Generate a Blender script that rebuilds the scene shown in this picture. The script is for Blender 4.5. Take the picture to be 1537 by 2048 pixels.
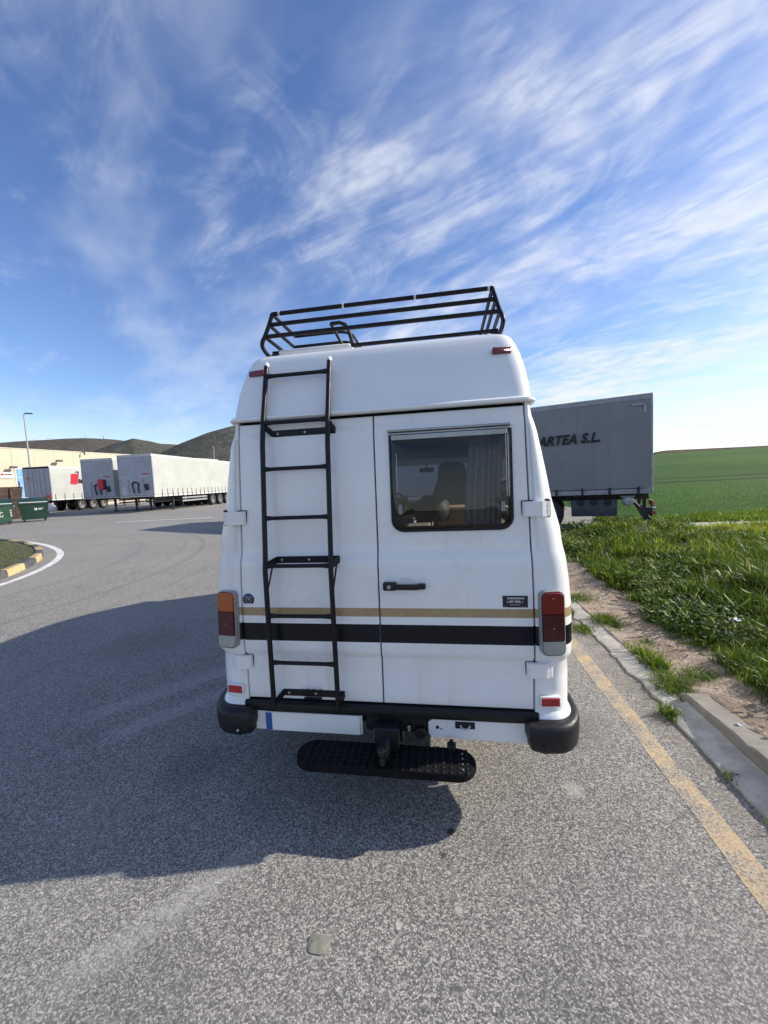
import bpy, bmesh, math, random
import numpy as np
from mathutils import Vector, Matrix
random.seed(7); rng = np.random.default_rng(7)
for o in list(bpy.data.objects): bpy.data.objects.remove(o)
scene = bpy.context.scene
COL = scene.collection
R = math.radians

# ------------------------------------------------------------------ camera
YAW, PITCH, ROLL = R(-9.02), R(-4.53), R(-2.6)
fw = Vector((math.sin(YAW)*math.cos(PITCH), math.cos(YAW)*math.cos(PITCH), math.sin(PITCH)))
r0 = Vector((math.cos(YAW), -math.sin(YAW), 0)); u0 = r0.cross(fw)
cr = math.cos(ROLL)*r0 + math.sin(ROLL)*u0
cu = -math.sin(ROLL)*r0 + math.cos(ROLL)*u0
cd = bpy.data.cameras.new('camera'); cam = bpy.data.objects.new('camera', cd); COL.objects.link(cam)
m3 = Matrix((cr, cu, -fw)).transposed()
cam.matrix_world = Matrix.Translation((0.358, -1.946, 1.72)) @ m3.to_4x4()
cd.sensor_fit = 'VERTICAL'; cd.sensor_height = 36; cd.lens = 36*770/2048
cd.clip_start = 0.05; cd.clip_end = 12000
scene.camera = cam

# ------------------------------------------------------------------ sun + sky
SUN = Vector((1.70, 0.47, 1.0)).normalized()
sl = bpy.data.lights.new('sun', 'SUN'); sl.energy = 4.0; sl.angle = R(0.6); sl.color = (1.0, 0.91, 0.78)
so = bpy.data.objects.new('sun', sl); COL.objects.link(so)
so.rotation_euler = SUN.to_track_quat('Z', 'Y').to_euler()
w = bpy.data.worlds.new('World'); scene.world = w; w.use_nodes = True; w.cycles.sampling_method = 'MANUAL'; w.cycles.sample_map_resolution = 512
nt = w.node_tree; N = nt.nodes; L = nt.links; N.clear()
def nd(t, **k):
    n = N.new(t)
    for a, b in k.items(): setattr(n, a, b)
    return n
def vmath(op, a, b=None):
    n = nd('ShaderNodeMath', operation=op)
    for i, v in enumerate((a, b)):
        if v is None: continue
        if isinstance(v, (int, float)): n.inputs[i].default_value = v
        else: L.new(v, n.inputs[i])
    return n.outputs[0]
sky = nd('ShaderNodeTexSky', sky_type='NISHITA'); sky.sun_disc = False
sky.sun_elevation = math.asin(SUN.z); sky.sun_rotation = math.atan2(SUN.x, SUN.y)
sky.altitude = 450; sky.air_density = 1.0; sky.dust_density = 0.6; sky.ozone_density = 2.2
tc = nd('ShaderNodeTexCoord'); sep = nd('ShaderNodeSeparateXYZ'); L.new(tc.outputs['Generated'], sep.inputs[0])
dz = vmath('ADD', vmath('MAXIMUM', sep.outputs[2], 0.0), 0.10)
px = vmath('DIVIDE', sep.outputs[0], dz); py = vmath('DIVIDE', sep.outputs[1], dz)
cmb = nd('ShaderNodeCombineXYZ'); L.new(px, cmb.inputs[0]); L.new(py, cmb.inputs[1])
def noise(vec, sc, rot=0.0, scl=(1,1,1), loc=(0,0,0), det=6, rough=.55, dist=0.0):
    mp = nd('ShaderNodeMapping', vector_type='TEXTURE'); L.new(vec, mp.inputs[0])
    mp.inputs['Scale'].default_value = tuple(1/q for q in scl); mp.inputs['Rotation'].default_value = (0,0,rot); mp.inputs['Location'].default_value = loc
    n = nd('ShaderNodeTexNoise', noise_dimensions='2D'); L.new(mp.outputs[0], n.inputs['Vector'])
    n.inputs['Scale'].default_value = sc; n.inputs['Detail'].default_value = det
    n.inputs['Roughness'].default_value = rough; n.inputs['Distortion'].default_value = dist
    return n.outputs[0]
def ramp(v, a, b, to0=0.0, to1=1.0):
    m = nd('ShaderNodeMapRange', interpolation_type='SMOOTHSTEP'); L.new(v, m.inputs[0])
    m.inputs[1].default_value = a; m.inputs[2].default_value = b; m.inputs[3].default_value = to0; m.inputs[4].default_value = to1
    return m.outputs[0]
cv = cmb.outputs[0]
warp = nd('ShaderNodeTexNoise', noise_dimensions='2D'); L.new(cv, warp.inputs['Vector']); warp.inputs['Scale'].default_value = .7; warp.inputs['Detail'].default_value = 1
wsub = nd('ShaderNodeVectorMath', operation='SUBTRACT'); L.new(warp.outputs['Color'], wsub.inputs[0]); wsub.inputs[1].default_value = (.5, .5, .5)
wscl = nd('ShaderNodeVectorMath', operation='SCALE'); L.new(wsub.outputs[0], wscl.inputs[0]); wscl.inputs['Scale'].default_value = .5
wadd = nd('ShaderNodeVectorMath', operation='ADD'); L.new(cv, wadd.inputs[0]); L.new(wscl.outputs[0], wadd.inputs[1]); wv_ = wadd.outputs[0]
streak = noise(wv_, 2.1, R(66), (1.0, .36, 1), (2.3, 1.1, 0), 6, .64, .45)     # long cirrus streaks
wisps  = noise(wv_, 3.6, R(44), (1.0, .58, 1), (0.4, 5.2, 0), 5, .64, .9)
puffs  = noise(cv, 9.0, R(60), (1.0, .5, 1), (7.4, 2.2, 0), 3, .6, .6)
large  = noise(cv, .62, R(20), (1, .8, 1), (44.2, 13.8, 0), 2, .5, .3)
cover = vmath('ADD', ramp(px, -.9, 1.7, -.09, .20), vmath('MULTIPLY', vmath('SUBTRACT', large, .5), .75))
body = vmath('ADD', vmath('ADD', vmath('MULTIPLY', streak, .58), vmath('MULTIPLY', wisps, .36)), cover)
body = vmath('ADD', body, vmath('MULTIPLY', vmath('SUBTRACT', puffs, .5), .20))
cl = ramp(body, .41, .84)
low = ramp(sep.outputs[2], 0.0, .22, .42, 0.0)                                  # pale haze low over the horizon
veil = ramp(noise(cv, 1.6, R(48), (1.0, .5, 1), (3.7, 8.1, 0), 4, .6, .0), .42, .78, .0, .34)     # thin high veil between the streaks
brk = ramp(noise(cv, 5.2, R(55), (1.0, .62, 1), (1.7, 4.1, 0), 3, .6, .2), .30, .62, .30, 1.0)      # breaks the streaks into wisps
cl = vmath('MULTIPLY', cl, brk)
cl = vmath('SUBTRACT', 1.0, vmath('MULTIPLY', vmath('SUBTRACT', 1.0, vmath('MULTIPLY', cl, .95)), vmath('SUBTRACT', 1.0, veil)))
cl2 = vmath('MINIMUM', vmath('ADD', cl, low), 0.96)
hs = nd('ShaderNodeHueSaturation'); L.new(sky.outputs[0], hs.inputs['Color']); hs.inputs['Saturation'].default_value = 1.14; hs.inputs['Hue'].default_value = .511
bg1 = nd('ShaderNodeBackground'); L.new(hs.outputs[0], bg1.inputs[0]); bg1.inputs[1].default_value = 0.116
sk2 = nd('ShaderNodeMixRGB'); sk2.inputs[0].default_value = .93; L.new(sky.outputs[0], sk2.inputs[1]); sk2.inputs[2].default_value = (4.8, 5.0, 5.5, 1)
bg2 = nd('ShaderNodeBackground'); L.new(sk2.outputs[0], bg2.inputs[0]); bg2.inputs[1].default_value = 0.112
mx = nd('ShaderNodeMixShader'); L.new(cl2, mx.inputs[0]); L.new(bg1.outputs[0], mx.inputs[1]); L.new(bg2.outputs[0], mx.inputs[2])
wo = nd('ShaderNodeOutputWorld'); L.new(mx.outputs[0], wo.inputs[0])
vs = scene.view_settings
vs.view_transform = 'Standard'; vs.look = 'None'; vs.gamma = 1; vs.use_curve_mapping = False; vs.exposure = 0.78
scene.cycles.max_bounces = 5; scene.cycles.diffuse_bounces = 3; scene.cycles.glossy_bounces = 2; scene.cycles.transparent_max_bounces = 8

# ------------------------------------------------------------------ helpers
MATS = {}
class NT:
    """small wrapper for building a material's nodes"""
    def __init__(s, name, flat=False):
        s.flat = flat; s.m = bpy.data.materials.new(name); s.m.use_nodes = True
        s.t = s.m.node_tree; s.b = s.t.nodes['Principled BSDF']; s.out = s.t.nodes['Material Output']; s.co = None
    def n(s, t, **k):
        x = s.t.nodes.new(t)
        for a, b in k.items(): setattr(x, a, b)
        return x
    def l(s, a, b): s.t.links.new(a, b)
    def coord(s):
        if s.co is None: s.co = s.n('ShaderNodeTexCoord').outputs['Object']
        return s.co
    def mapped(s, sc=(1,1,1), rot=0, loc=(0,0,0), vec=None):
        mp = s.n('ShaderNodeMapping'); s.l(vec or s.coord(), mp.inputs[0]); mp.inputs['Scale'].default_value = sc
        mp.inputs['Rotation'].default_value = (0,0,rot); mp.inputs['Location'].default_value = loc
        return mp.outputs[0]
    def noise(s, scale, det=4, rough=.55, vec=None, dist=0):
        x = s.n('ShaderNodeTexNoise', noise_dimensions='2D' if s.flat else '3D'); s.l(vec or s.coord(), x.inputs['Vector'])
        x.inputs['Scale'].default_value = scale; x.inputs['Detail'].default_value = det; x.inputs['Roughness'].default_value = rough; x.inputs['Distortion'].default_value = dist
        return x.outputs[0]
    def voro(s, scale, vec=None, feat='F1', out='Distance'):
        x = s.n('ShaderNodeTexVoronoi'); x.feature = feat; x.voronoi_dimensions = '2D' if s.flat else '3D'; s.l(vec or s.coord(), x.inputs['Vector']); x.inputs['Scale'].default_value = scale
        return x.outputs[out]
    def math(s, op, a, b=None, c=None):
        x = s.n('ShaderNodeMath', operation=op)
        for i, v in enumerate((a, b, c)):
            if v is None: continue
            if isinstance(v, (int, float)): x.inputs[i].default_value = v
            else: s.l(v, x.inputs[i])
        return x.outputs[0]
    def rng(s, v, a, b, c=0.0, d=1.0, smooth=True):
        x = s.n('ShaderNodeMapRange', interpolation_type='SMOOTHSTEP' if smooth else 'LINEAR'); s.l(v, x.inputs[0])
        for i, q in enumerate((a, b, c, d)): x.inputs[i+1].default_value = q
        return x.outputs[0]
    def mix(s, f, a, b, mode='MIX'):
        x = s.n('ShaderNodeMixRGB', blend_type=mode)
        for i, v in enumerate((f, a, b)):
            if isinstance(v, (int, float)): x.inputs[i].default_value = v
            elif isinstance(v, tuple): x.inputs[i].default_value = (*v, 1) if len(v) == 3 else v
            else: s.l(v, x.inputs[i])
        return x.outputs[0]
    def ramp(s, v, stops, const=False):
        x = s.n('ShaderNodeValToRGB'); s.l(v, x.inputs[0]); e = x.color_ramp.elements
        if const: x.color_ramp.interpolation = 'CONSTANT'
        while len(e) < len(stops): e.new(.5)
        for el, (p, c) in zip(e, stops): el.position = p; el.color = (*c, 1)
        return x.outputs[0]
    def bump(s, h, strength=.3, dist=.01):
        x = s.n('ShaderNodeBump'); s.l(h, x.inputs['Height']); x.inputs['Strength'].default_value = strength; x.inputs['Distance'].default_value = dist
        s.l(x.outputs[0], s.b.inputs['Normal'])
    def base(s, c): s.l(c, s.b.inputs['Base Color'])
    def set(s, **k):
        for a, v in k.items(): s.b.inputs[a.replace('_', ' ')].default_value = v
    def sepxyz(s):
        x = s.n('ShaderNodeSeparateXYZ'); s.l(s.coord(), x.inputs[0]); return x.outputs

def simple(name, col, rough=.5, metal=0, var=.10, scale=6, coat=0, spec=.5, bump=0, bscale=60):
    if name in MATS: return MATS[name]
    t = NT(name); f = t.noise(scale, 5, .6)
    a = tuple(min(1, c*(1-var)) for c in col); b = tuple(min(1, c*(1+var)) for c in col)
    t.base(t.mix(t.rng(f, .3, .7), a, b))
    t.set(Roughness=rough, Metallic=metal, Coat_Weight=coat); t.b.inputs['Specular IOR Level'].default_value = spec
    rr = t.rng(t.noise(scale*2.7, 4), .25, .75, max(0, rough*.8), min(1, rough*1.2)); t.l(rr, t.b.inputs['Roughness'])
    if bump: t.bump(t.noise(bscale, 4), bump, .004)
    MATS[name] = t.m; return t.m

class MB:
    """collects geometry for ONE mesh object"""
    def __init__(s): s.v = []; s.f = []; s.m = []
    def add(s, vs, fs, mi=0, M=None):
        o = len(s.v)
        for v in vs:
            v = Vector(v)
            s.v.append(M @ v if M else v)
        for i, f in enumerate(fs):
            s.f.append([o+k for k in f]); s.m.append(mi[i] if isinstance(mi, (list, tuple)) else mi)
        return s
    def bm(s, bm, mi=0, M=None):
        bm.verts.index_update()
        return s.add([v.co.copy() for v in bm.verts], [[v.index for v in f.verts] for f in bm.faces], mi, M)
    def box(s, c, d, bev=0, mi=0, M=None, seg=1):
        b = bmesh.new(); bmesh.ops.create_cube(b, size=1)
        for v in b.verts: v.co = Vector((c[0]+v.co.x*d[0], c[1]+v.co.y*d[1], c[2]+v.co.z*d[2]))
        if bev: bmesh.ops.bevel(b, geom=list(b.edges), offset=min(bev, min(d)*.45), segments=seg, profile=.5, affect='EDGES')
        s.bm(b, mi, M); b.free(); return s
    def box2(s, a, b, bev=0, mi=0, M=None, seg=1):
        return s.box([(p+q)/2 for p, q in zip(a, b)], [abs(q-p) for p, q in zip(a, b)], bev, mi, M, seg)
    def tube(s, pts, r, n=8, mi=0, cap=True, closed=False, M=None):
        pts = [Vector(p) for p in pts]; K = len(pts); vs = []; fs = []
        rr = r if isinstance(r, (list, tuple)) else [r]*K
        T = []
        for i in range(K):
            a = pts[(i-1) % K] if (i > 0 or closed) else pts[i]; b = pts[(i+1) % K] if (i < K-1 or closed) else pts[i]
            T.append((b-a).normalized())
        up = Vector((0,0,1)) if abs(T[0].z) < .9 else Vector((1,0,0)); x = T[0].cross(up).normalized()
        for i in range(K):
            x = (x - T[i]*x.dot(T[i])).normalized(); y = T[i].cross(x)
            for k in range(n):
                q = 2*math.pi*k/n; vs.append(pts[i] + (x*math.cos(q)+y*math.sin(q))*rr[i])
        for i in range(K if closed else K-1):
            j = (i+1) % K
            for k in range(n): fs.append((i*n+k, i*n+(k+1) % n, j*n+(k+1) % n, j*n+k))
        if cap and not closed: fs.append(tuple(range(n))[::-1]); fs.append(tuple((K-1)*n+k for k in range(n)))
        return s.add(vs, fs, mi, M)
    def cyl(s, a, b, r, n=16, mi=0, M=None): return s.tube([a, b], r, n, mi, True, False, M)
    def prism(s, poly, z0, z1, mi=0, M=None, axis='z'):
        n = len(poly)
        def P(p, z): return (p[0], p[1], z) if axis == 'z' else ((z, p[0], p[1]) if axis == 'x' else (p[0], z, p[1]))
        vs = [P(p, z0) for p in poly]+[P(p, z1) for p in poly]
        fs = [tuple(range(n))[::-1], tuple(range(n, 2*n))]+[(i, (i+1) % n, n+(i+1) % n, n+i) for i in range(n)]
        return s.add(vs, fs, mi, M)
    def lathe(s, prof, n=24, mi=0, M=None, axis='z'):
        vs = []; fs = []; K = len(prof)
        for (r, z) in prof:
            for k in range(n):
                a = 2*math.pi*k/n; c, q = r*math.cos(a), r*math.sin(a)
                vs.append((c, q, z) if axis == 'z' else ((z, c, q) if axis == 'x' else (c, z, q)))
        for i in range(K-1):
            for k in range(n): fs.append((i*n+k, i*n+(k+1) % n, (i+1)*n+(k+1) % n, (i+1)*n+k))
        return s.add(vs, fs, mi, M)
    def grid(s, rows, mi=0, closed=False, M=None, mif=None):
        K = len(rows); n = len(rows[0]); vs = [p for r_ in rows for p in r_]; fs = []; ms = []
        for i in range(K-1):
            for k in range(n if closed else n-1):
                fs.append((i*n+k, i*n+(k+1) % n, (i+1)*n+(k+1) % n, (i+1)*n+k)); ms.append(mif(i, k) if mif else mi)
        return s.add(vs, fs, ms, M)
    def clusters(s):
        """groups of touching pieces (bounding boxes meet): each becomes an object of its own"""
        n = len(s.v); p = list(range(n))
        def find(i):
            while p[i] != i: p[i] = p[p[i]]; i = p[i]
            return i
        for f in s.f:
            a = find(f[0])
            for k in f[1:]:
                b = find(k)
                if a != b: p[b] = a
        comp = {}
        for f in s.f:
            for k in f: comp.setdefault(find(k), set()).add(k)
        keys = list(comp); box = []
        for c in keys:
            q = np.array([s.v[k][:] for k in comp[c]]); box.append((q.min(0)-.003, q.max(0)+.003))
        g = list(range(len(keys)))
        def fg(i):
            while g[i] != i: i = g[i]
            return i
        for i in range(len(keys)):
            for j in range(i):
                if np.all(box[i][0] <= box[j][1]) and np.all(box[j][0] <= box[i][1]): g[fg(i)] = fg(j)
        root = {c: fg(i) for i, c in enumerate(keys)}
        out = {}
        for f, m in zip(s.f, s.m): out.setdefault(root[find(f[0])], []).append((f, m))
        return list(out.values())
    def build(s, name, mats, parent=None, ang=35, loc=None, join=False):
        if parent is not None and not join and len(s.f) < 6000:
            cl_ = s.clusters()
            if len(cl_) > 1:
                for c in cl_:
                    q = MB(); used = sorted({k for f, _ in c for k in f}); ix = {k: i for i, k in enumerate(used)}
                    q.v = [s.v[k] for k in used]; q.f = [[ix[k] for k in f] for f, _ in c]; q.m = [m for _, m in c]
                    o = q._one(name, mats, parent, ang, loc)
                return o
        return s._one(name, mats, parent, ang, loc)
    def _one(s, name, mats, parent, ang, loc):
        me = bpy.data.meshes.new(name); me.from_pydata([tuple(v) for v in s.v], [], s.f)
        for m in (mats if isinstance(mats, (list, tuple)) else [mats]): me.materials.append(m)
        if any(s.m): me.polygons.foreach_set('material_index', s.m)
        b = bmesh.new(); b.from_mesh(me); bmesh.ops.recalc_face_normals(b, faces=b.faces); b.to_mesh(me); b.free()
        if ang: me.shade_smooth(); me.set_sharp_from_angle(angle=R(ang))
        o = bpy.data.objects.new(name, me); COL.objects.link(o)
        if parent: o.parent = parent
        if loc: o.location = loc
        return o
def tag(o, label=None, cat=None, group=None, kind=None):
    if label: o['label'] = label
    if cat: o['category'] = cat
    if group: o['group'] = group
    if kind: o['kind'] = kind
    return o
def thing(name, label, cat, loc=(0,0,0), rz=0, group=None):
    o = bpy.data.objects.new(name, None); COL.objects.link(o); o.location = loc; o.rotation_euler = (0,0,rz); o.empty_display_size = .2
    return tag(o, label, cat, group)
def text_mb(txt, size, M, shear=0.0, bold=0.0, ext=.004, spacing=1.0):
    c = bpy.data.curves.new('t', 'FONT'); c.body = txt; c.size = size; c.shear = shear; c.offset = bold; c.extrude = ext; c.resolution_u = 3; c.space_character = spacing
    o = bpy.data.objects.new('t', c); COL.objects.link(o); bpy.context.view_layer.update()
    me = bpy.data.meshes.new_from_object(o.evaluated_get(bpy.context.evaluated_depsgraph_get()))
    b = MB().add([v.co for v in me.vertices], [list(p.vertices) for p in me.polygons], 0, M)
    bpy.data.objects.remove(o); bpy.data.curves.remove(c); bpy.data.meshes.remove(me)
    return b
def smooth(a, b, x):
    t = min(1, max(0, (x-a)/(b-a))); return t*t*(3-2*t)
def interp(tab, z): return float(np.interp(z, [t[0] for t in tab], [t[1] for t in tab]))
def gz(x, y):           # the yard rises gently towards the trailers
    return np.clip(.33*((-x*.75+y*.66)-4)/20, 0, .33)

# ------------------------------------------------------------------ ground materials
_P = rng.random((256, 256))
def vnoise(x, y):
    x = np.asarray(x, float); y = np.asarray(y, float); xi = np.floor(x).astype(int); yi = np.floor(y).astype(int); fx = x-xi; fy = y-yi
    fx = fx*fx*(3-2*fx); fy = fy*fy*(3-2*fy); g = lambda a, b: _P[a % 256, b % 256]
    return (g(xi, yi)*(1-fx)+g(xi+1, yi)*fx)*(1-fy)+(g(xi, yi+1)*(1-fx)+g(xi+1, yi+1)*fx)*fy
def fbm(x, y, o=4):
    s = 0; a = .5; x = np.asarray(x, float); y = np.asarray(y, float)
    for i in range(o): s = s+a*vnoise(x+17.3*i, y-9.1*i); x = x*2.03; y = y*2.03; a *= .5
    return s
def seg_mask(t, ax, ay, bx, by, w0, w1):
    """0..1 soft streak along a segment on the ground (object coordinates)"""
    X, Y, Z = t.sepxyz()
    dx, dy = bx-ax, by-ay; ln = math.hypot(dx, dy); dx /= ln; dy /= ln
    u = t.math('ADD', t.math('MULTIPLY', t.math('SUBTRACT', X, ax), dx), t.math('MULTIPLY', t.math('SUBTRACT', Y, ay), dy))
    v = t.math('ABSOLUTE', t.math('SUBTRACT', t.math('MULTIPLY', t.math('SUBTRACT', X, ax), dy), t.math('MULTIPLY', t.math('SUBTRACT', Y, ay), dx)))
    a = t.rng(v, w0, w1, 1, 0); b = t.math('MULTIPLY', t.rng(u, -.15, .2), t.rng(u, ln-.3, ln+.1, 1, 0))
    return t.math('MULTIPLY', a, b)
def spot_mask(t, x, y, r, sx=1.0):
    X, Y, Z = t.sepxyz()
    d = t.math('SQRT', t.math('ADD', t.math('POWER', t.math('MULTIPLY', t.math('SUBTRACT', X, x), sx), 2), t.math('POWER', t.math('SUBTRACT', Y, y), 2)))
    if not hasattr(t, 'n60'): t.n60 = t.math('SUBTRACT', t.noise(60, 3), .5)
    d = t.math('ADD', d, t.math('MULTIPLY', t.n60, r*1.2))
    return t.rng(d, r*.6, r*1.1, 1, 0)

def asphalt_color(t):
    jit = t.n('ShaderNodeTexNoise', noise_dimensions='2D'); t.l(t.coord(), jit.inputs['Vector']); jit.inputs['Scale'].default_value = 70; jit.inputs['Detail'].default_value = 0
    wv = t.n('ShaderNodeVectorMath', operation='ADD'); t.l(t.coord(), wv.inputs[0])
    sc = t.n('ShaderNodeVectorMath', operation='SCALE'); t.l(jit.outputs['Color'], sc.inputs[0]); sc.inputs['Scale'].default_value = .007; t.l(sc.outputs[0], wv.inputs[1])
    cell = t.n('ShaderNodeTexVoronoi', voronoi_dimensions='2D'); t.l(wv.outputs[0], cell.inputs['Vector']); cell.inputs['Scale'].default_value = 165
    cs = t.n('ShaderNodeSeparateColor'); t.l(cell.outputs['Color'], cs.inputs[0])
    stone = t.ramp(cs.outputs[0], [(0, (.050, .049, .048)), (.22, (.10, .098, .092)), (.5, (.228, .221, .206)), (.75, (.37, .357, .328)), (1, (.60, .575, .525))])
    fine = t.voro(420, out='Color'); fs = t.n('ShaderNodeSeparateColor'); t.l(fine, fs.inputs[0])
    c = t.mix(.22, stone, t.ramp(fs.outputs[0], [(0, (.06, .06, .058)), (.6, (.22, .217, .21)), (1, (.48, .465, .44))]))
    gap = t.rng(cell.outputs['Distance'], .32, .75, 0, .60)
    c = t.mix(gap, c, (.052, .051, .050))
    big = t.noise(.45, 2, .6); c = t.mix(t.rng(big, .3, .7, 0, .22), c, (.31, .295, .268))
    dk = t.noise(2.1, 3, .65); c = t.mix(t.rng(dk, .55, .8, 0, .22), c, (.085, .085, .09))
    return c, cell.outputs['Distance'], cs.outputs[0]
def mk_asphalt():
    t = NT('asphalt', True); c, d, cellv = asphalt_color(t)
    # pale rubber-scrubbed wheel tracks beside the van, oil spots, chalky marks and a faint turning track
    n25 = t.rng(t.noise(25, 4), .3, .6, .10, .42)
    for a in ((-2.45, .50, -1.45, 1.62, .03, .17), (-2.05, .30, -1.2, 1.38, .03, .15), (-1.05, -.95, -.55, -.35, .02, .10)):
        c = t.mix(t.math('MULTIPLY', seg_mask(t, *a), n25), c, (.42, .41, .41))
    for (x, y, r, col, f) in ((.335, -.175, .022, (.015, .015, .017), .85), (.30, -.30, .018, (.02, .02, .022), .7), (.34, -.915, .035, (.62, .60, .55), .8), (-.62, -.335, .012, (.5, .5, .5), .6), (.36, -.52, .02, (.5, .48, .42), .5), (.13, -.6, .015, (.6, .58, .52), .6), (1.0, .15, .06, (.45, .43, .38), .45), (-.16, -.70, .05, (.36, .34, .29), .7), (-1.25, .10, .22, (.05, .05, .05), .28), (.72, -.85, .20, (.07, .07, .068), .22), (-.75, -.95, .28, (.09, .09, .088), .20), (1.15, .75, .30, (.08, .08, .078), .22), (.05, .35, .25, (.03, .03, .03), .35), (-3.1, 1.9, .5, (.08, .08, .08), .22)):
        c = t.mix(t.math('MULTIPLY', spot_mask(t, x, y, r), f), c, col)
    X, Y, Z = t.sepxyz()
    ring = t.math('SQRT', t.math('ADD', t.math('POWER', t.math('ADD', X, 13.5), 2), t.math('POWER', t.math('SUBTRACT', Y, 4.0), 2)))
    wv = t.n('ShaderNodeTexNoise'); wv.noise_dimensions = '1D'; t.l(ring, wv.inputs['W']); wv.inputs['Scale'].default_value = 2.4; wv.inputs['Detail'].default_value = 3
    tm = t.math('MULTIPLY', t.rng(wv.outputs[0], .53, .72, 0, .38), t.rng(ring, 5.5, 7.5))
    c = t.mix(t.math('MULTIPLY', tm, t.rng(X, -5, -3.2, 1, 0)), c, (.10, .10, .106))
    dust = t.math('MULTIPLY', t.math('MULTIPLY', t.rng(X, 1.62, 1.80), t.rng(X, 2.0, 2.03, 1, 0)), t.rng(t.noise(9, 4, .7), .35, .65, .05, .65))
    c = t.mix(dust, c, (.17, .145, .11))
    # hairline cracks towards the kerb side
    cw = t.n('ShaderNodeTexNoise', noise_dimensions='2D'); t.l(t.coord(), cw.inputs['Vector']); cw.inputs['Scale'].default_value = 3.0; cw.inputs['Detail'].default_value = 3
    va = t.n('ShaderNodeVectorMath', operation='ADD'); vs_ = t.n('ShaderNodeVectorMath', operation='SCALE'); t.l(cw.outputs['Color'], vs_.inputs[0]); vs_.inputs['Scale'].default_value = .35
    t.l(t.coord(), va.inputs[0]); t.l(vs_.outputs[0], va.inputs[1])
    mp = t.mapped((1.6, .45, 1), vec=va.outputs[0])
    ck = t.voro(1.3, vec=mp, feat='DISTANCE_TO_EDGE')
    km = t.math('MULTIPLY', t.rng(ck, .004, .011, 1, 0), t.math('MULTIPLY', t.rng(X, .2, .9), t.rng(t.noise(1.3, 3), .45, .6)))
    c = t.mix(t.math('MULTIPLY', km, .30), c, (.03, .03, .03))
    t.base(c); t.set(Roughness=.88); t.b.inputs['Specular IOR Level'].default_value = .35
    h = t.math('ADD', t.math('MULTIPLY', t.math('SUBTRACT', 1.0, d), 1.0), t.math('MULTIPLY', cellv, .5))
    t.bump(t.math('SUBTRACT', h, t.math('MULTIPLY', km, .5)), .5, .003)
    return t.m
M_ASPH = mk_asphalt()
def mk_paint(name, col, w0, w1, along='y'):
    t = NT(name, True); c, d, cellv = asphalt_color(t)
    wear = t.math('ADD', t.math('MULTIPLY', t.noise(5, 6, .65), .6), t.math('MULTIPLY', t.noise(75, 3, .6), .55))
    t.base(t.mix(t.rng(wear, w0, w1, .12, .88), c, col)); t.set(Roughness=.8)
    t.bump(t.math('SUBTRACT', 1.0, d), .45, .004)
    return t.m
M_YEL = mk_paint('worn_yellow_paint', (.50, .375, .20), .67, .45)
M_WHT = mk_paint('worn_white_paint', (.72, .72, .70), .78, .55)
def mk_concrete(name, a, b, dark=.4):
    t = NT(name); f = t.noise(7, 6, .6); c = t.mix(t.rng(f, .3, .7), a, b)
    st = t.noise(1.7, 5, .65); c = t.mix(t.rng(st, .5, .75, 0, dark), c, tuple(q*.45 for q in a))
    c = t.mix(t.rng(t.noise(140, 2), .45, .7, 0, .35), c, tuple(q*.55 for q in a))
    t.base(c); t.set(Roughness=.9); t.bump(t.math('ADD', t.noise(120, 3), t.math('MULTIPLY', t.noise(14, 4), 1.5)), .4, .004)
    return t.m
M_CONC = mk_concrete('kerb_concrete', (.19, .176, .152), (.27, .25, .215), .5)
M_GUT = mk_concrete('gutter_concrete', (.33, .315, .285), (.50, .48, .435), .6)
M_PATH = mk_concrete('pale_path', (.38, .37, .35), (.48, .46, .43), .2)
def mk_soil():
    t = NT('verge_soil', True); f = t.noise(3, 6, .65); c = t.mix(t.rng(f, .3, .7), (.28, .215, .155), (.45, .365, .28))
    c = t.mix(t.rng(t.noise(38, 5, .75), .42, .68, 0, .75), c, (.115, .085, .06))
    pb = t.n('ShaderNodeTexVoronoi', voronoi_dimensions='2D'); t.l(t.coord(), pb.inputs['Vector']); pb.inputs['Scale'].default_value = 28
    pbm = t.math('MULTIPLY', t.rng(pb.outputs['Distance'], .16, .26, 1, 0), t.rng(t.noise(6, 2), .5, .6))
    c = t.mix(t.math('MULTIPLY', pbm, .7), c, (.58, .53, .45))
    at = t.n('ShaderNodeAttribute'); at.attribute_name = 'green'
    g = t.mix(t.rng(t.noise(20, 3), .3, .7), (.040, .055, .016), (.075, .075, .030))
    t.base(t.mix(t.math('MULTIPLY', at.outputs['Fac'], t.rng(t.noise(12, 4), .2, .5, .7, 1)), c, g)); t.set(Roughness=.95)
    t.bump(t.math('ADD', t.math('MULTIPLY', t.noise(18, 6, .7), 2), t.noise(90, 3)), .7, .02)
    return t.m
M_SOIL = mk_soil()
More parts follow.
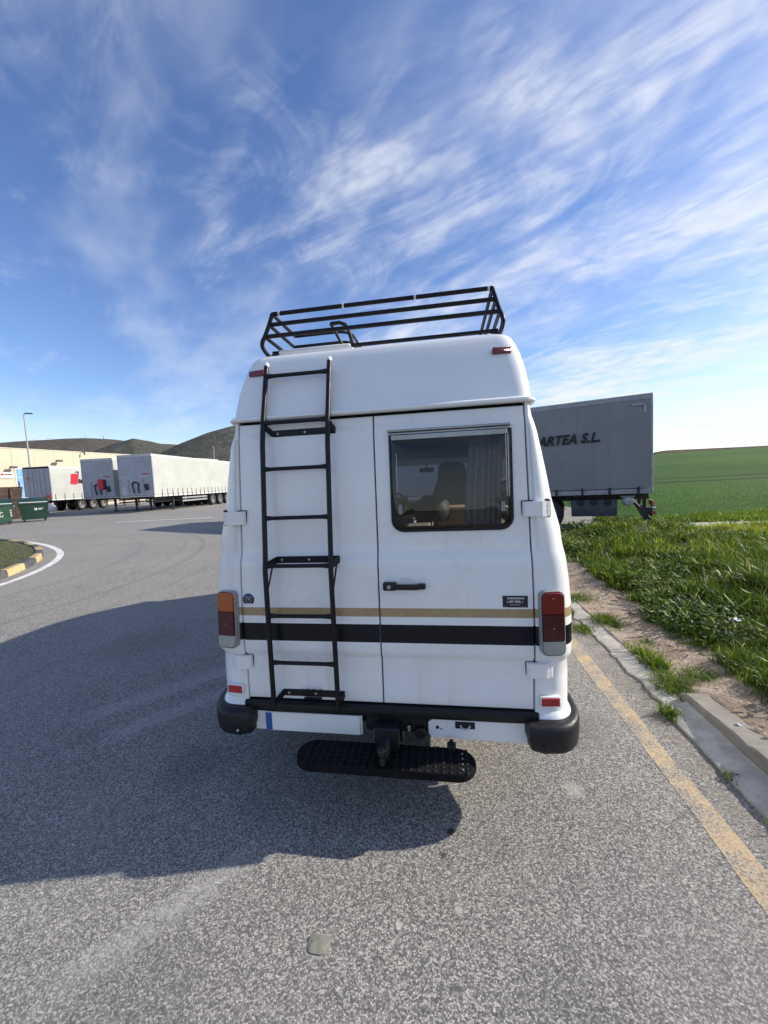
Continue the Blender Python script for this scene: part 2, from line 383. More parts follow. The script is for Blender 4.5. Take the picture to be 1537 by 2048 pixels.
def mk_field():
    t = NT('young_crop', True); X, Y, Z = t.sepxyz()
    f = t.noise(.05, 5, .6); c = t.mix(t.rng(f, .3, .7), (.026, .084, .005), (.045, .115, .007))
    c = t.mix(t.rng(t.noise(1.2, 5, .7), .4, .7, 0, .45), c, (.020, .066, .006))
    c = t.mix(t.rng(t.noise(7, 4, .7), .4, .75, 0, .30), c, (.085, .165, .014))
    # tramlines: pairs of wheel tracks sweeping over the slope
    s = t.math('ADD', t.math('ADD', t.math('MULTIPLY', X, .42), t.math('MULTIPLY', Y, .9)), t.math('MULTIPLY', t.noise(.012, 2), 46.0))
    fr = t.math('FRACT', t.math('MULTIPLY', s, 1/21.0))
    a = t.rng(t.math('ABSOLUTE', t.math('SUBTRACT', fr, .46)), .008, .020, 1, 0); b = t.rng(t.math('ABSOLUTE', t.math('SUBTRACT', fr, .54)), .008, .020, 1, 0)
    tr = t.math('MULTIPLY', t.math('MAXIMUM', a, b), t.rng(t.noise(.05, 3), .25, .5, .35, 1))
    c = t.mix(t.math('MULTIPLY', tr, .8), c, (.014, .026, .009))
    t.base(c); t.set(Roughness=.9); t.b.inputs['Specular IOR Level'].default_value = .2
    t.bump(t.math('ADD', t.noise(5, 5, .75), t.noise(30, 3)), .6, .05)
    return t.m
M_FIELD = mk_field()
def mk_leaf(name, cols, trans=.35, rough=.5):
    t = NT(name); at = t.n('ShaderNodeAttribute'); at.attribute_name = 'tint'
    c = t.ramp(at.outputs['Fac'], cols); t.base(c); t.set(Roughness=rough); t.b.inputs['Specular IOR Level'].default_value = .35
    tr = t.n('ShaderNodeBsdfTranslucent'); t.l(t.mix(1.0, c, (1.5, 1.5, .6), 'MULTIPLY'), tr.inputs[0])
    mx_ = t.n('ShaderNodeMixShader'); mx_.inputs[0].default_value = trans
    t.l(t.b.outputs[0], mx_.inputs[1]); t.l(tr.outputs[0], mx_.inputs[2]); t.l(mx_.outputs[0], t.out.inputs[0])
    return t.m
M_GRASS = mk_leaf('grass_blades', [(0, (.018, .042, .006)), (.3, (.052, .100, .010)), (.62, (.135, .205, .018)), (.88, (.27, .32, .036)), (1, (.46, .40, .22))], .45, .38)
M_LUSH = mk_leaf('lush_grass', [(0, (.055, .11, .012)), (.5, (.10, .175, .018)), (1, (.17, .23, .03))])
M_WEED = mk_leaf('weed_leaves', [(0, (.020, .045, .008)), (.5, (.060, .108, .014)), (1, (.16, .215, .035))], .25, .62)
M_HILL = None

# ------------------------------------------------------------------ setting: sheets
def sheet(name, xs, ys, zf, mat, attr=None, kind='structure', keep=None):
    X, Y = np.meshgrid(xs, ys); Z = zf(X, Y); n = len(xs); m = len(ys)
    V = np.stack([X.ravel(), Y.ravel(), np.broadcast_to(Z, X.shape).ravel()], 1)
    I = np.arange(n*m).reshape(m, n); F = np.stack([I[:-1, :-1], I[:-1, 1:], I[1:, 1:], I[1:, :-1]], -1).reshape(-1, 4)
    if keep is not None:
        cx = V[F].mean(1); F = F[keep(cx[:, 0], cx[:, 1])]
    me = bpy.data.meshes.new(name); me.vertices.add(len(V)); me.vertices.foreach_set('co', V.ravel().astype(np.float32))
    me.loops.add(F.size); me.loops.foreach_set('vertex_index', F.ravel().astype(np.int32))
    me.polygons.add(len(F)); me.polygons.foreach_set('loop_start', np.arange(0, F.size, 4, dtype=np.int32))
    me.update(calc_edges=True); me.validate(); me.shade_smooth(); me.materials.append(mat)
    if attr is not None:
        a = me.attributes.new(attr[0], 'FLOAT', 'POINT'); a.data.foreach_set('value', attr[1](X, Y).ravel().astype(np.float32))
    o = bpy.data.objects.new(name, me); COL.objects.link(o); o['kind'] = kind; return o
def lin(a, b, st): return np.linspace(a, b, int(round((b-a)/st))+1)
M_EARTH = simple('dry_earth', (.10, .115, .05), .95, var=.35, scale=.05)
sheet('ground', np.array([-9000, -3000, -800, -200, -75, 0, 75, 200, 800, 3000, 9000.]), np.array([-9000, -3000, -800, -200, -60, 0, 60, 200, 800, 3000, 9000.]), lambda x, y: -.25+0*x, M_EARTH)
sheet('road', np.concatenate([lin(-70, -12, 4)[:-1], lin(-12, 2.03, .6)]), lin(-26, 66, 1.0), gz, M_ASPH)
sheet('side_road', np.concatenate([lin(2.03, 6.6, .6)]), lin(9.55, 19, .6), gz, M_ASPH)
sheet('path', lin(6.6, 60, 2), np.array([9.75, 10.2, 10.8, 11.35]), lambda x, y: .012+0*x, M_PATH)
def vh(x, y):            # verge surface
    e = np.clip((x-2.2)/.9, 0, 1)*np.clip((9.75-y)/3.2, 0, 1)
    far = np.clip((x-2.8)/3.0, 0, 1)*np.clip(1.5-.12*y, .2, 1)
    dirt = np.exp(-((x-(2.42+.05*np.sin(y*1.7)))/.22)**2)*np.clip((y-1.2)/.6, 0, 1)
    return .035+e*(.05+.24*(fbm(x*.9+3, y*.9, 3)-.35)+.22*far*np.clip((y+1)/4, .2, 1)*(fbm(x*.25, y*.25+5, 2)+.25))+.10*(fbm(x*5, y*5, 4)-.45)*np.clip((x-2.12)/.3, .15, 1)-.035*dirt*0+.30*np.exp(-((x-4.9)/1.3)**2-((y-8.7)/.75)**2)+.12*np.exp(-((x-7.5)/1.5)**2-((y-8.3)/.9)**2)+.08*np.clip((1.4-y)/.5, 0, 1)*np.clip((x-2.1)/.05, 0, 1)
def green(x, y):         # where plants cover the soil
    edge = 2.64+.20*(fbm(x*.9, y*1.6, 4)-.45)*2.6 + .28*np.clip((y-3.0)/3, -.4, .35) - .10*np.clip((1.6-y)/.6, 0, 3.2)
    g = np.clip((x-edge)/.16+.5, 0, 1)
    g = np.maximum(g, np.clip((y-5.2-.5*vnoise(x*3, y))/.5, 0, 1))
    strip = np.exp(-((x-2.13-.03*np.sin(y*3))/.07)**2)*np.clip((vnoise(x*.1+3, y*1.9)-.42)*6, 0, 1)*np.clip((y-1.25)/.3, 0, 1)
    return np.clip(np.maximum(g, strip), 0, 1)
vxs = np.concatenate([lin(2.03, 4.2, .045)[:-1], lin(4.2, 9, .12)[:-1], lin(9, 30, .7)]); vys = np.concatenate([lin(-9, -1, .5)[:-1], lin(-1, 5, .06)[:-1], lin(5, 9.75, .12)])
sheet('verge', vxs, vys, vh, M_SOIL, ('green', green))
def fz(x, y):
    t = np.clip((y-12.2)+.12*np.clip(x-6, 0, None), 0, None); d = np.hypot(x, y)
    side = np.clip((x-5.5)/3.0, 0, 1); side = side*side*(3-2*side)
    h = 8.0*(1-np.exp(-np.clip(d-14, 0, None)/95.0))*1.02 - .0000*d
    return -.06+side*h*np.clip(t/4.0, 0, 1)+.25*np.clip(t/20, 0, 1)*side*(fbm(x*.06, y*.06, 3)-.45)*4
sheet('field', np.concatenate([lin(5.5, 40, .75)[:-1], lin(40, 420, 10)]), np.concatenate([lin(11.35, 50, .75)[:-1], lin(50, 330, 7)]), fz, M_FIELD)
def mk_hill(name, a, b, c3):
    t = NT(name); f = t.noise(.004, 6, .6); c = t.mix(t.rng(f, .35, .65), a, b)
    c = t.mix(t.rng(t.noise(.03, 6, .7), .45, .65, 0, .7), c, c3); t.base(c); t.set(Roughness=.95); t.b.inputs['Specular IOR Level'].default_value = .1
    t.bump(t.noise(.02, 6, .75), 1.0, 30); return t.m
M_H1 = mk_hill('hill_scrub', (.095, .098, .080), (.13, .125, .105), (.066, .072, .060))  # hill colours lightened, painting in some distance haze
M_H2 = mk_hill('hill_far', (.115, .100, .085), (.14, .12, .10), (.075, .078, .065))  # far ridge too: haze put into the base colour
M_H3 = mk_hill('hill_plough', (.13, .10, .07), (.17, .13, .09), (.09, .08, .055))
CX, CY = .358, -1.946
def hill(name, prof, d0, d1, mat, rough=.05, lab=None):
    """a ridge: prof = [(azimuth, elevation of the crest)]; the slope runs from d0 (foot) to d1 (crest) and down again behind"""
    az = np.linspace(prof[0][0], prof[-1][0], 160); el = np.interp(az, [p[0] for p in prof], [p[1] for p in prof])
    ker = np.array([1, 2, 3, 2, 1])/9.; el = np.convolve(np.pad(el, 2, 'edge'), ker, 'valid')
    ts = np.array([0, .15, .3, .45, .6, .72, .84, .93, 1.0, 1.06, 1.15, 1.35, 1.7]); rows = []
    for t in ts:
        d = d0+(d1-d0)*t; zc = np.tan(np.radians(el))*d1+1.7
        pr = math.sin(min(t, 1)*math.pi/2)**1.35 if t <= 1 else max(0, 1-((t-1)/.7)**1.3)
        x = CX+d*np.sin(np.radians(az)); y = CY+d*np.cos(np.radians(az))
        nz = (fbm(x*14/d1, y*14/d1, 5)-.47)*rough*zc*np.clip(t*3, 0, 1)*(0.3 if t == 1 else 1)
        rows.append(np.stack([x, y, np.maximum(-.3, zc*pr+nz)], 1))
    mb = MB().grid([[tuple(p) for p in r_] for r_ in rows]); o = mb.build(name, mat, ang=180); o['kind'] = 'structure'; return o
hill('hills', [(-75, 3.2), (-62, 4.6), (-55, 5.35), (-51, 5.85), (-48, 6.15), (-46, 6.27), (-43.5, 6.2), (-41, 5.95), (-37, 5.75), (-34, 5.4), (-28, 5.0), (-10, 4.0), (8, 2.2), (20, .8)], 1200, 2700, M_H2, .03)
hill('hills.001', [(-48.5, .5), (-46, 4.6), (-43.5, 5.7), (-41.4, 6.42), (-39.5, 6.1), (-37, 5.5), (-34, 4.2), (-30, 1.0)], 900, 1900, M_H1, .03)
hill('hills.002', [(-43, .4), (-39.5, 4.2), (-36.5, 5.75), (-33, 7.2), (-30, 8.1), (-25, 8.6), (-17, 7.2), (-8, 4.5), (4, 2.0), (14, .3)], 600, 1300, M_H1, .04)
hill('hills.003', [(20, .4), (24, 1.6), (27, 2.18), (31, 2.05), (36, 1.9), (44, 1.9), (56, 1.5), (75, .8)], 300, 430, M_H3, .02)

# ------------------------------------------------------------------ kerb, gutter, markings
g = MB()
ys = lin(-6, 9.4, .11); xl = 1.53+.02*(np.array([vnoise(y*.9, 3.3) for y in ys])-.5)
xr = xl+.125+.02*(np.array([vnoise(y*2.2, 8.3) for y in ys])-.5); xl = xl+.02*(np.array([vnoise(y*3, 1.3) for y in ys])-.5)
g.grid([[(a, y, .0015), ((a+b)/2, y, .0015), (b, y, .0015)] for a, b, y in zip(xl, xr, ys)])
tag(g.build('road_marking', M_YEL), kind='structure')
gut = bpy.data.objects.new('gutter', None); COL.objects.link(gut); gut['kind'] = 'structure'
yb = [-6.0, -4.0, -2.05, -.45, .98, 1.85, 2.7, 3.4, 4.3, 5.6, 7.0, 8.6]
for i in range(len(yb)-1):
    ya, yc = yb[i]+.008, yb[i+1]-.008; n = max(6, int((yc-ya)/.045)); rows = []
    rough = .02 if ya < .9 else .055
    for y in np.linspace(ya, yc, n):
        a = 1.845+rough*((fbm(y*3.3, 2.2, 4)-.47)*2.2+random.uniform(-.25, .25)) + (.02 if ya > .9 else 0); b = 2.028 if ya < .9 else 2.075+.05*(vnoise(y*5, 9)-.5)*2
        z = .016+.006*vnoise(y*2, 1)
        rows.append([(a, y, -.02), (a+.004, y, z-.004), (a+.015, y, z), ((a+b)/2, y, z+(.020 if ya < .9 else .002)), (b-.012, y, z+(.040 if ya < .9 else .012)), (b, y, -.02)])
    MB().grid(rows).add([rows[0][k] for k in range(6)], [(0,1,2,3,4,5)]).add([rows[-1][k] for k in range(6)], [(5,4,3,2,1,0)]).build('gutter_slab', M_GUT, gut, 30)
kerb = bpy.data.objects.new('kerb', None); COL.objects.link(kerb); kerb['kind'] = 'structure'
prof = [(2.03, -.05), (2.031, .122), (2.035, .132), (2.045, .139), (2.165, .142), (2.172, .135), (2.172, -.05)]
y1 = 1.06
for i in range(8):
    y0_ = y1-.995; b = MB(); n = 22; rows = []
    for k in range(n):
        y = y1+(y0_-y1)*k/(n-1); c = 1 if 0 < k < n-1 else .965; dzk = random.uniform(-.002, .0015)-(.010 if random.random() < .06 else 0)
        drop = .02 if (i == 0 and k == 0) else 0
        hk = float(np.interp(y, [-1, .3, 1.06], [1.05, .98, .70])); rows.append([((p[0]-2.1)*c+2.1+random.uniform(-.0022, .0022)-.012*(p[0] < 2.1), y, p[1]*c*hk+dzk-drop*(p[1] > .1)) for p in prof])
    b.grid(rows).add(rows[0], [tuple(range(7))]).add(rows[-1], [tuple(range(7))[::-1]]).build('kerb_stone', M_CONC, kerb, 24); y1 = y0_-.006

# traffic island with a painted kerb, on the left
isl = bpy.data.objects.new('traffic_island', None); COL.objects.link(isl); isl['kind'] = 'structure'
kp = [(-8.05, 1.0), (-8.15, 2.8), (-8.50, 4.20), (-8.95, 5.10), (-9.60, 6.00), (-10.45, 6.85), (-11.5, 7.6), (-12.9, 8.35), (-14.6, 8.95), (-17.0, 9.3), (-19.5, 9.1)]
kp = kp+[(-22, 8.2), (-23.6, 6.0), (-24, 3), (-23, 0), (-20, -2.2), (-15, -3), (-11, -2.6), (-8.9, -1.2)]
def catmull(P, n, closed=True):
    out = []; K = len(P)
    for i in range(K if closed else K-1):
        p0, p1, p2, p3 = [np.array(P[(i+j) % K] if closed else P[min(K-1, max(0, i+j))], float) for j in (-1, 0, 1, 2)]
        for k in range(n):
            t = k/n; out.append(.5*((2*p1)+(-p0+p2)*t+(2*p0-5*p1+4*p2-p3)*t*t+(-p0+3*p1-3*p2+p3)*t**3))
    return np.array(out)
def resample(P, step):
    Q = np.vstack([P, P[:1]]); s = np.concatenate([[0], np.cumsum(np.hypot(*np.diff(Q, axis=0).T))]); n = int(s[-1]/step)
    u = np.arange(n)*s[-1]/n; return np.stack([np.interp(u, s, Q[:, 0]), np.interp(u, s, Q[:, 1])], 1)
def offset(P, d):
    T = np.roll(P, -1, 0)-np.roll(P, 1, 0); T /= np.hypot(T[:, 0], T[:, 1])[:, None]
    return P+d*np.stack([-T[:, 1], T[:, 0]], 1)
kc = resample(catmull(kp, 10), .125)
area = .5*np.sum(kc[:, 0]*np.roll(kc[:, 1], -1)-np.roll(kc[:, 0], -1)*kc[:, 1]); sg = 1 if area > 0 else -1   # +: offset() goes inwards for ccw
M_KY = mk_concrete('kerb_yellow_paint', (.42, .31, .15), (.55, .41, .20), .6); M_KB = mk_concrete('kerb_black_paint', (.05, .05, .052), (.10, .10, .10), .2)
nk = len(kc); per = 6; inn = offset(kc, sg*.16)
for j in range(0, nk-per+1, per):
    rows = []
    for k in range(per+1):
        i = (j+k) % nk; o_, n_ = kc[i], inn[i]; z = gz(o_[0], o_[1])
        if k == 0: o_ = o_+(kc[(i+1) % nk]-o_)*.06
        if k == per: o_ = o_+(kc[i-1]-o_)*.06
        e = lambda f, h: (o_[0]+(n_[0]-o_[0])*f, o_[1]+(n_[1]-o_[1])*f, z+h)
        rows.append([e(0, -.05), e(.03, .10), e(.15, .145), e(.9, .15), e(1.0, .14), e(1.0, 0)])
    MB().grid(rows).add(rows[0], [tuple(range(6))]).add(rows[-1], [tuple(range(6))[::-1]]).build('kerb_stone', M_KY if (j//per) % 2 else M_KB, isl, 40)
ig = offset(kc, sg*.15); c0 = ig.mean(0)
mb = MB(); rings = []
for f in (1.0, .93, .8, .6, .35, .1): rings.append([(c0[0]+(p[0]-c0[0])*f, c0[1]+(p[1]-c0[1])*f, gz(p[0], p[1])+.10+.05*(1-f)*2+.03*random.random()) for p in ig])
for a in range(5):
    pass
mb.grid(rings, closed=True); mb.build('island_turf', M_SOIL, isl, 180)
me = bpy.data.objects['island_turf'].data; a = me.attributes.new('green', 'FLOAT', 'POINT'); a.data.foreach_set('value', np.ones(len(me.vertices), np.float32)*.95)
wo_, wi_ = offset(kc, -sg*.42), offset(kc, -sg*.27)
mb = MB(); mb.grid([[(p[0], p[1], gz(p[0], p[1])+.003) for p in q] for q in (wo_, wi_)], closed=True)
tag(mb.build('edge_line', M_WHT), kind='structure')
mb = MB(); q = [(-15.9, 14.9), (-14.5, 15.45), (-12.9, 15.95), (-11.5, 16.3)]
mb.grid([[(x-.0, y+s_, float(gz(x, y+s_))+.006) for (x, y) in q] for s_ in (-.09, .09)])
tag(mb.build('stop_line', M_WHT), kind='structure')

# ------------------------------------------------------------------ van materials
def mk_paintwork():
    t = NT('white_paint'); X, Y, Z = t.sepxyz()
    d = t.noise(3.0, 5, .6); c = t.mix(t.rng(d, .35, .75), (.80, .80, .79), (.76, .76, .745))
    ru = t.noise(1.0, 5, .7, vec=t.mapped((9, 9, .9))); c = t.mix(t.rng(ru, .52, .80, 0, .32), c, (.54, .50, .42))      # faint run-off streaks
    gr = t.math('MULTIPLY', t.math('MULTIPLY', t.rng(t.noise(30, 4, .7), .52, .78), t.rng(t.noise(1.6, 3), .35, .65)), .30); c = t.mix(gr, c, (.50, .48, .43))
    t.base(c); t.set(Coat_Weight=.5, Coat_Roughness=.12); t.b.inputs['Specular IOR Level'].default_value = .5
    t.l(t.rng(t.noise(7, 5), .3, .7, .30, .46), t.b.inputs['Roughness'])
    t.bump(t.noise(2.2, 2), .05, .02)
    return t.m
M_WH = mk_paintwork()
M_GEL = simple('white_gelcoat', (.80, .80, .80), .34, var=.025, scale=2, coat=.3)
M_GOLD = simple('gold_stripe', (.36, .26, .135), .30, var=.08, scale=9, coat=.4)
M_NAVY = simple('navy_stripe', (.004, .005, .010), .28, var=.2, coat=.0, spec=.3)
M_BLK = simple('black_tube', (.006, .006, .008), .42, var=.35, scale=14, spec=.3)
M_PLAS = simple('black_plastic', (.009, .009, .0105), .48, spec=.38, var=.3, scale=30, bump=.15, bscale=300)
M_RUB = simple('black_rubber', (.012, .012, .013), .75, var=.3)
M_DARK = simple('dark_void', (.008, .008, .009), .9, var=.2)
M_ALU = simple('aluminium_trim', (.34, .34, .34), .38, metal=.8, var=.1)
M_STEEL = simple('zinc_steel', (.42, .42, .42), .42, metal=.8, var=.2)
M_WPL = simple('white_plastic', (.74, .74, .72), .4, var=.04)
M_GREYP = simple('lens_surround', (.30, .30, .295), .38, var=.12)
M_BLUE = simple('plate_blue', (.01, .09, .32), .4, var=.05)
M_PLATE = simple('plate_white', (.76, .76, .74), .35, var=.03)
M_TRIM = simple('interior_beige', (.26, .235, .20), .8, var=.15)
M_SEAT = simple('seat_fabric', (.11, .105, .10), .9, var=.2, scale=30)
M_CURT = simple('curtain_fabric', (.42, .395, .38), .9, var=.12, scale=40)
M_WOOD = simple('plywood', (.45, .30, .15), .6, var=.15)
def mk_lens(name, col, rough=.12, sc=220):
    t = NT(name); t.base(t.mix(t.rng(t.noise(8, 3), .3, .7), tuple(q*.8 for q in col), col)); t.set(Roughness=rough, Coat_Weight=.6, Coat_Roughness=.08)
    X, Y, Z = t.sepxyz(); rb = t.n('ShaderNodeTexWave'); rb.bands_direction = 'X'; t.l(t.coord(), rb.inputs[0]); rb.inputs['Scale'].default_value = sc/6.28
    t.bump(rb.outputs['Fac'], .6, .004); return t.m
M_LO, M_LR, M_LD, M_LC = mk_lens('amber_lens', (.42, .085, .008)), mk_lens('red_lens', (.20, .004, .006)), mk_lens('dark_red_lens', (.060, .002, .006)), mk_lens('clear_lens', (.40, .40, .36))
M_REFL = mk_lens('red_reflector', (.50, .012, .02), .2, 500)
def mk_glass(name, tint, rough=.02, refl=1.0):
    t = NT(name); tr = t.n('ShaderNodeBsdfTransparent'); tr.inputs[0].default_value = (*tint, 1)
    gl = t.n('ShaderNodeBsdfGlossy'); gl.inputs['Roughness'].default_value = rough; gl.inputs['Color'].default_value = (.9, .9, .9, 1)
    fr = t.n('ShaderNodeFresnel'); fr.inputs[0].default_value = 1.45
    nb = t.n('ShaderNodeBump'); t.l(t.noise(3.0, 2), nb.inputs['Height']); nb.inputs['Strength'].default_value = .03; t.l(nb.outputs[0], gl.inputs['Normal'])
    mx_ = t.n('ShaderNodeMixShader'); t.l(t.math('MULTIPLY', fr.outputs[0], refl), mx_.inputs[0]); t.l(tr.outputs[0], mx_.inputs[1]); t.l(gl.outputs[0], mx_.inputs[2])
    t.l(mx_.outputs[0], t.out.inputs[0]); return t.m
M_ACR = mk_glass('tinted_acrylic', (.54, .54, .56), .03, 1.15)
M_GLS = mk_glass('window_glass', (.86, .90, .90))

# ------------------------------------------------------------------ the camper van
van = thing('camper_van', 'white high-roof camper van with rear ladder and roof rack parked beside the kerb', 'van')
WTAB = [(.40, .955), (.50, .962), (.60, .966), (.70, .968), (.775, .968), (.81, .984), (.90, .988), (1.05, .988), (1.2, .978), (1.30, .966), (1.36, .955), (1.45, .945), (1.60, .905), (1.75, .878), (1.85, .858), (1.95, .835), (2.02, .815), (2.085, .803)]
GTAB = [(.45, .772), (.53, .772), (.9, .780), (1.1, .780), (1.5, .774), (2.07, .762)]
OTAB = [(.40, 0), (.785, 0), (.808, .016), (.86, .020), (1.29, .020), (1.315, .016), (1.345, .003), (1.36, 0), (1.985, 0), (2.0, -.003), (2.015, -.010), (2.10, -.010)]
def wz(z): return interp(WTAB, z)
def gx(z): return interp(GTAB, z)
def oz(z): return interp(OTAB, z)
def yr(z): return .05*(z-.53)-oz(z)
ZR = [.50, .53, .58, .64, .70, .775, .790, .808, .83, .872, .969, 1.010, 1.056, 1.12, 1.20, 1.27, 1.29, 1.305, 1.32, 1.335, 1.35, 1.365, 1.40, 1.45, 1.52, 1.60, 1.68, 1.75, 1.80, 1.85, 1.90, 1.95, 1.985, 2.0, 2.015, 2.04, 2.070, 2.088]
def stripe_mat(z0, z1):
    zc = (z0+z1)/2
    return 2 if .872 < zc < .969 else (1 if 1.010 < zc < 1.056 else 0)
def plan(z, s):
    xg = gx(z)+.0035; W_ = wz(z); y0 = yr(z); rx = min(.125, (W_-xg)*.78); ry = .15
    ob = (.020*smooth(.79, .815, z)*(1-smooth(1.93, 2.03, z))-.010*smooth(1.98, 2.02, z))-oz(z); ob = max(0, ob)
    pts = [(xg, y0+.05), (xg, y0+.006), (xg+.002, y0+.0018), (xg+.006, y0)]
    xa, xb = xg+.006, W_-rx
    for f in (.30, .55, .80, 1.0):
        pts.append((xa+(xb-xa)*f, y0-ob*smooth(.2, .75, f)))
    for k in range(1, 11):
        a = math.pi/2*k/10; n = 2.15
        cx_ = abs(math.sin(a))**(2/n); cy_ = 1-abs(math.cos(a))**(2/n)
        yb0 = y0-ob
        pts.append((xb+rx*cx_, yb0+(y0+ry-yb0)*cy_))
    for y in (.3, .5, .8, 1.2, 1.8, 2.4, 3.0, 3.3): pts.append((W_, y))
    for y, q in ((3.6, .998), (4.05, .985)): pts.append((W_*q, y))
    yf = 4.18 if z > 1.35 else 4.62; t_ = (2.09-z)/.74 if z > 1.35 else 1
    yn = 4.18+.34*min(1, t_) if z > 1.35 else 4.52+.30*smooth(1.35, 1.15, z)
    pts += [(W_*.96, yn-.12), (W_*.90, yn), (W_*.5, yn+.05), (0, yn+.06)]
    return [(s*x, y, z) for x, y in pts]
NP = len(plan(1, 1))
mb = MB()
for s in (-1, 1):
    rows = [plan(z, s) for z in ZR]
    def mif(i, k): return stripe_mat(ZR[i], ZR[i+1])
    # leave cab side windows and windscreen open
    fs = []; 
    sub = MB(); sub.grid(rows, mif=mif)
    keepf, keepm = [], []
    for (f, m_) in zip(sub.f, sub.m):
        c = sum((sub.v[i] for i in f), Vector())/4
        if .8 < c.y < 2.4 and 1.40 < c.z < 1.85: continue          # openings for unseen side windows, added to let sun into the living room
        if c.z > 1.36 and c.z < 1.96 and c.y > 3.3: 
            if 3.35 < c.y < 4.0 or (abs(c.x) < wz(c.z)*.93 and c.y > 4.0): continue
        keepf.append(f); keepm.append(m_)
    mb.add(sub.v, keepf, keepm)
body = mb.build('body', [M_WH, M_GOLD, M_NAVY], van, 32)
# flared rear wings just above the bumper corners
b = MB(); 
for s in (-1, 1):
    rows = []
    for z, d in ((.53, .0), (.515, .010), (.50, .020), (.485, .024), (.47, .020)):
        p = plan(.53, s)[1:22]; rows.append([(x+s*d*smooth(.0, .1, abs(abs(x)-.775)*1.0)*.6, y-d, z) for x, y, _ in p])
    b.grid(rows)
b.build('wing_flare', M_WH, van, 60)
# glazing of the cab
b = MB()
zs = [1.37, 1.5, 1.65, 1.8, 1.95]
rows = [[plan(z, s)[k] for s, k in ((-1, NP-3), (-1, NP-2), (-1, NP-1), (1, NP-2), (1, NP-3))] for z in zs]
ws = MB().grid([[(x*.995, y-.01, z) for x, y, z in r_] for r_ in rows]).build('windscreen', M_GLS, van, 60)
for s in (-1, 1):
    rows = [[(s*(wz(z)*q-.006), y, z) for y, q in ((3.3, 1.0), (3.6, .998), (4.05, .985))] for z in zs]
    MB().grid(rows).build('cab_window', M_GLS, van, 60)
    MB().grid([[(s*(wz(z)-.004), y, z) for y in (.8, 1.6, 2.4)] for z in (1.40, 1.55, 1.7, 1.85)]).build('side_window', M_GLS, van, 60)  # unseen side window, added so sunlight brightens curtain and interior
# interior lining: dark rear frame behind the door gaps, roof lining, floor
b = MB()
zz = [.50, .9, 1.3, 1.7, 2.07]
for s in (-1, 1):
    b.grid([[(s*(gx(z)-.035), yr(z)+.036, z), (s*(gx(z)+.03), yr(z)+.036, z)] for z in zz])
b.grid([[(x, yr(z)+.036, z) for x in (-.76, 0, .76)] for z in (2.035, 2.10)])
b.grid([[(x, yr(z)+.036, z) for x in (-.03, .03)] for z in zz])
b.build('door_seal', M_RUB, van, 30)
b = MB()
for s in (-1, 1):
    for ya_, yb_, zs_ in ((.12, .8, (.62, 1.0, 1.4, 1.85, 2.08)), (.8, 2.4, (.62, 1.0, 1.4)), (.8, 2.4, (1.85, 2.08)), (2.4, 3.25, (.62, 1.0, 1.4, 1.85, 2.08))):
        b.grid([[(s*(wz(z)-.05), y, z) for y in (ya_, yb_)] for z in zs_])
b.box2((-.93, .06, .60), (.93, 4.3, .64)); b.build('lining', M_TRIM, van, 30)
# high roof
def roof_ring(z, W_, y0, y1_, rc):
    pts = []; n = 2.3
    for (sx, sy) in ((1, -1), (1, 1), (-1, 1), (-1, -1)):
        cx_, cy_ = sx*(W_-rc), (y0+rc if sy < 0 else y1_-rc*2.2); ry = rc if sy < 0 else rc*2.2
        q = [(k/8)*math.pi/2 for k in range(9)]
        if sx*sy > 0: q = q[::-1]
        for a in q:
            ca, sa = abs(math.cos(a))**(2/n), abs(math.sin(a))**(2/n)
            pts.append((cx_+sx*rc*sa, cy_+sy*ry*ca) if True else None)
    out = []
    # re-order counter-clockwise starting at the rear right
    out = sorted(pts, key=lambda p: math.atan2(p[1]-(y0+y1_)/2, p[0]*3))
    return [(x, y, z) for x, y in out]
RR = [(2.080, .800, .090, 4.22, .08), (2.080, .820, .058, 4.26, .085), (2.088, .826, .050, 4.27, .09), (2.098, .826, .050, 4.27, .09), (2.106, .818, .060, 4.26, .09), (2.112, .810, .082, 4.22, .085), (2.15, .808, .094, 4.18, .085), (2.26, .798, .132, 4.02, .09),
      (2.36, .778, .172, 3.85, .09), (2.415, .760, .196, 3.72, .09), (2.450, .745, .214, 3.62, .09), (2.468, .732, .230, 3.54, .095), (2.480, .710, .252, 3.46, .10), (2.487, .672, .29, 3.40, .12), (2.493, .60, .38, 3.3, .20), (2.502, .42, .60, 3.0, .22), (2.506, .2, 1.0, 2.6, .15)]
b = MB(); b.grid([roof_ring(*q) for q in RR], closed=True)
top = roof_ring(*RR[-1]); b.add(top, [tuple(range(len(top)))])
roof = b.build('high_roof', M_GEL, van, 40)
b = MB().box2((.81, 1.2, 2.12), (.848, 1.5, 2.26), .012, seg=2); b.build('side_vent', simple('cream_plastic', (.62, .60, .50), .5), roof)
b = MB(); b.box2((-.64, .47, 2.50), (-.20, .86, 2.545), .01); b.box2((-.66, .45, 2.545), (-.18, .88, 2.585), .018, seg=3); b.build('roof_vent', M_WPL, roof)
for s in (-1, 1):
    b = MB(); z = 2.362; yc = interp([(2.26, .132), (2.36, .172), (2.42, .203)], z)
    Mx = Matrix.Translation((s*.672, yc-.004, z)) @ Matrix.Rotation(R(-20), 4, 'X') @ Matrix.Rotation(R(s*5), 4, 'Z')
    b.box((0, 0, 0), (.094, .026, .032), .004, M=Mx, seg=2); o = b.build('marker_light', M_LR, roof)
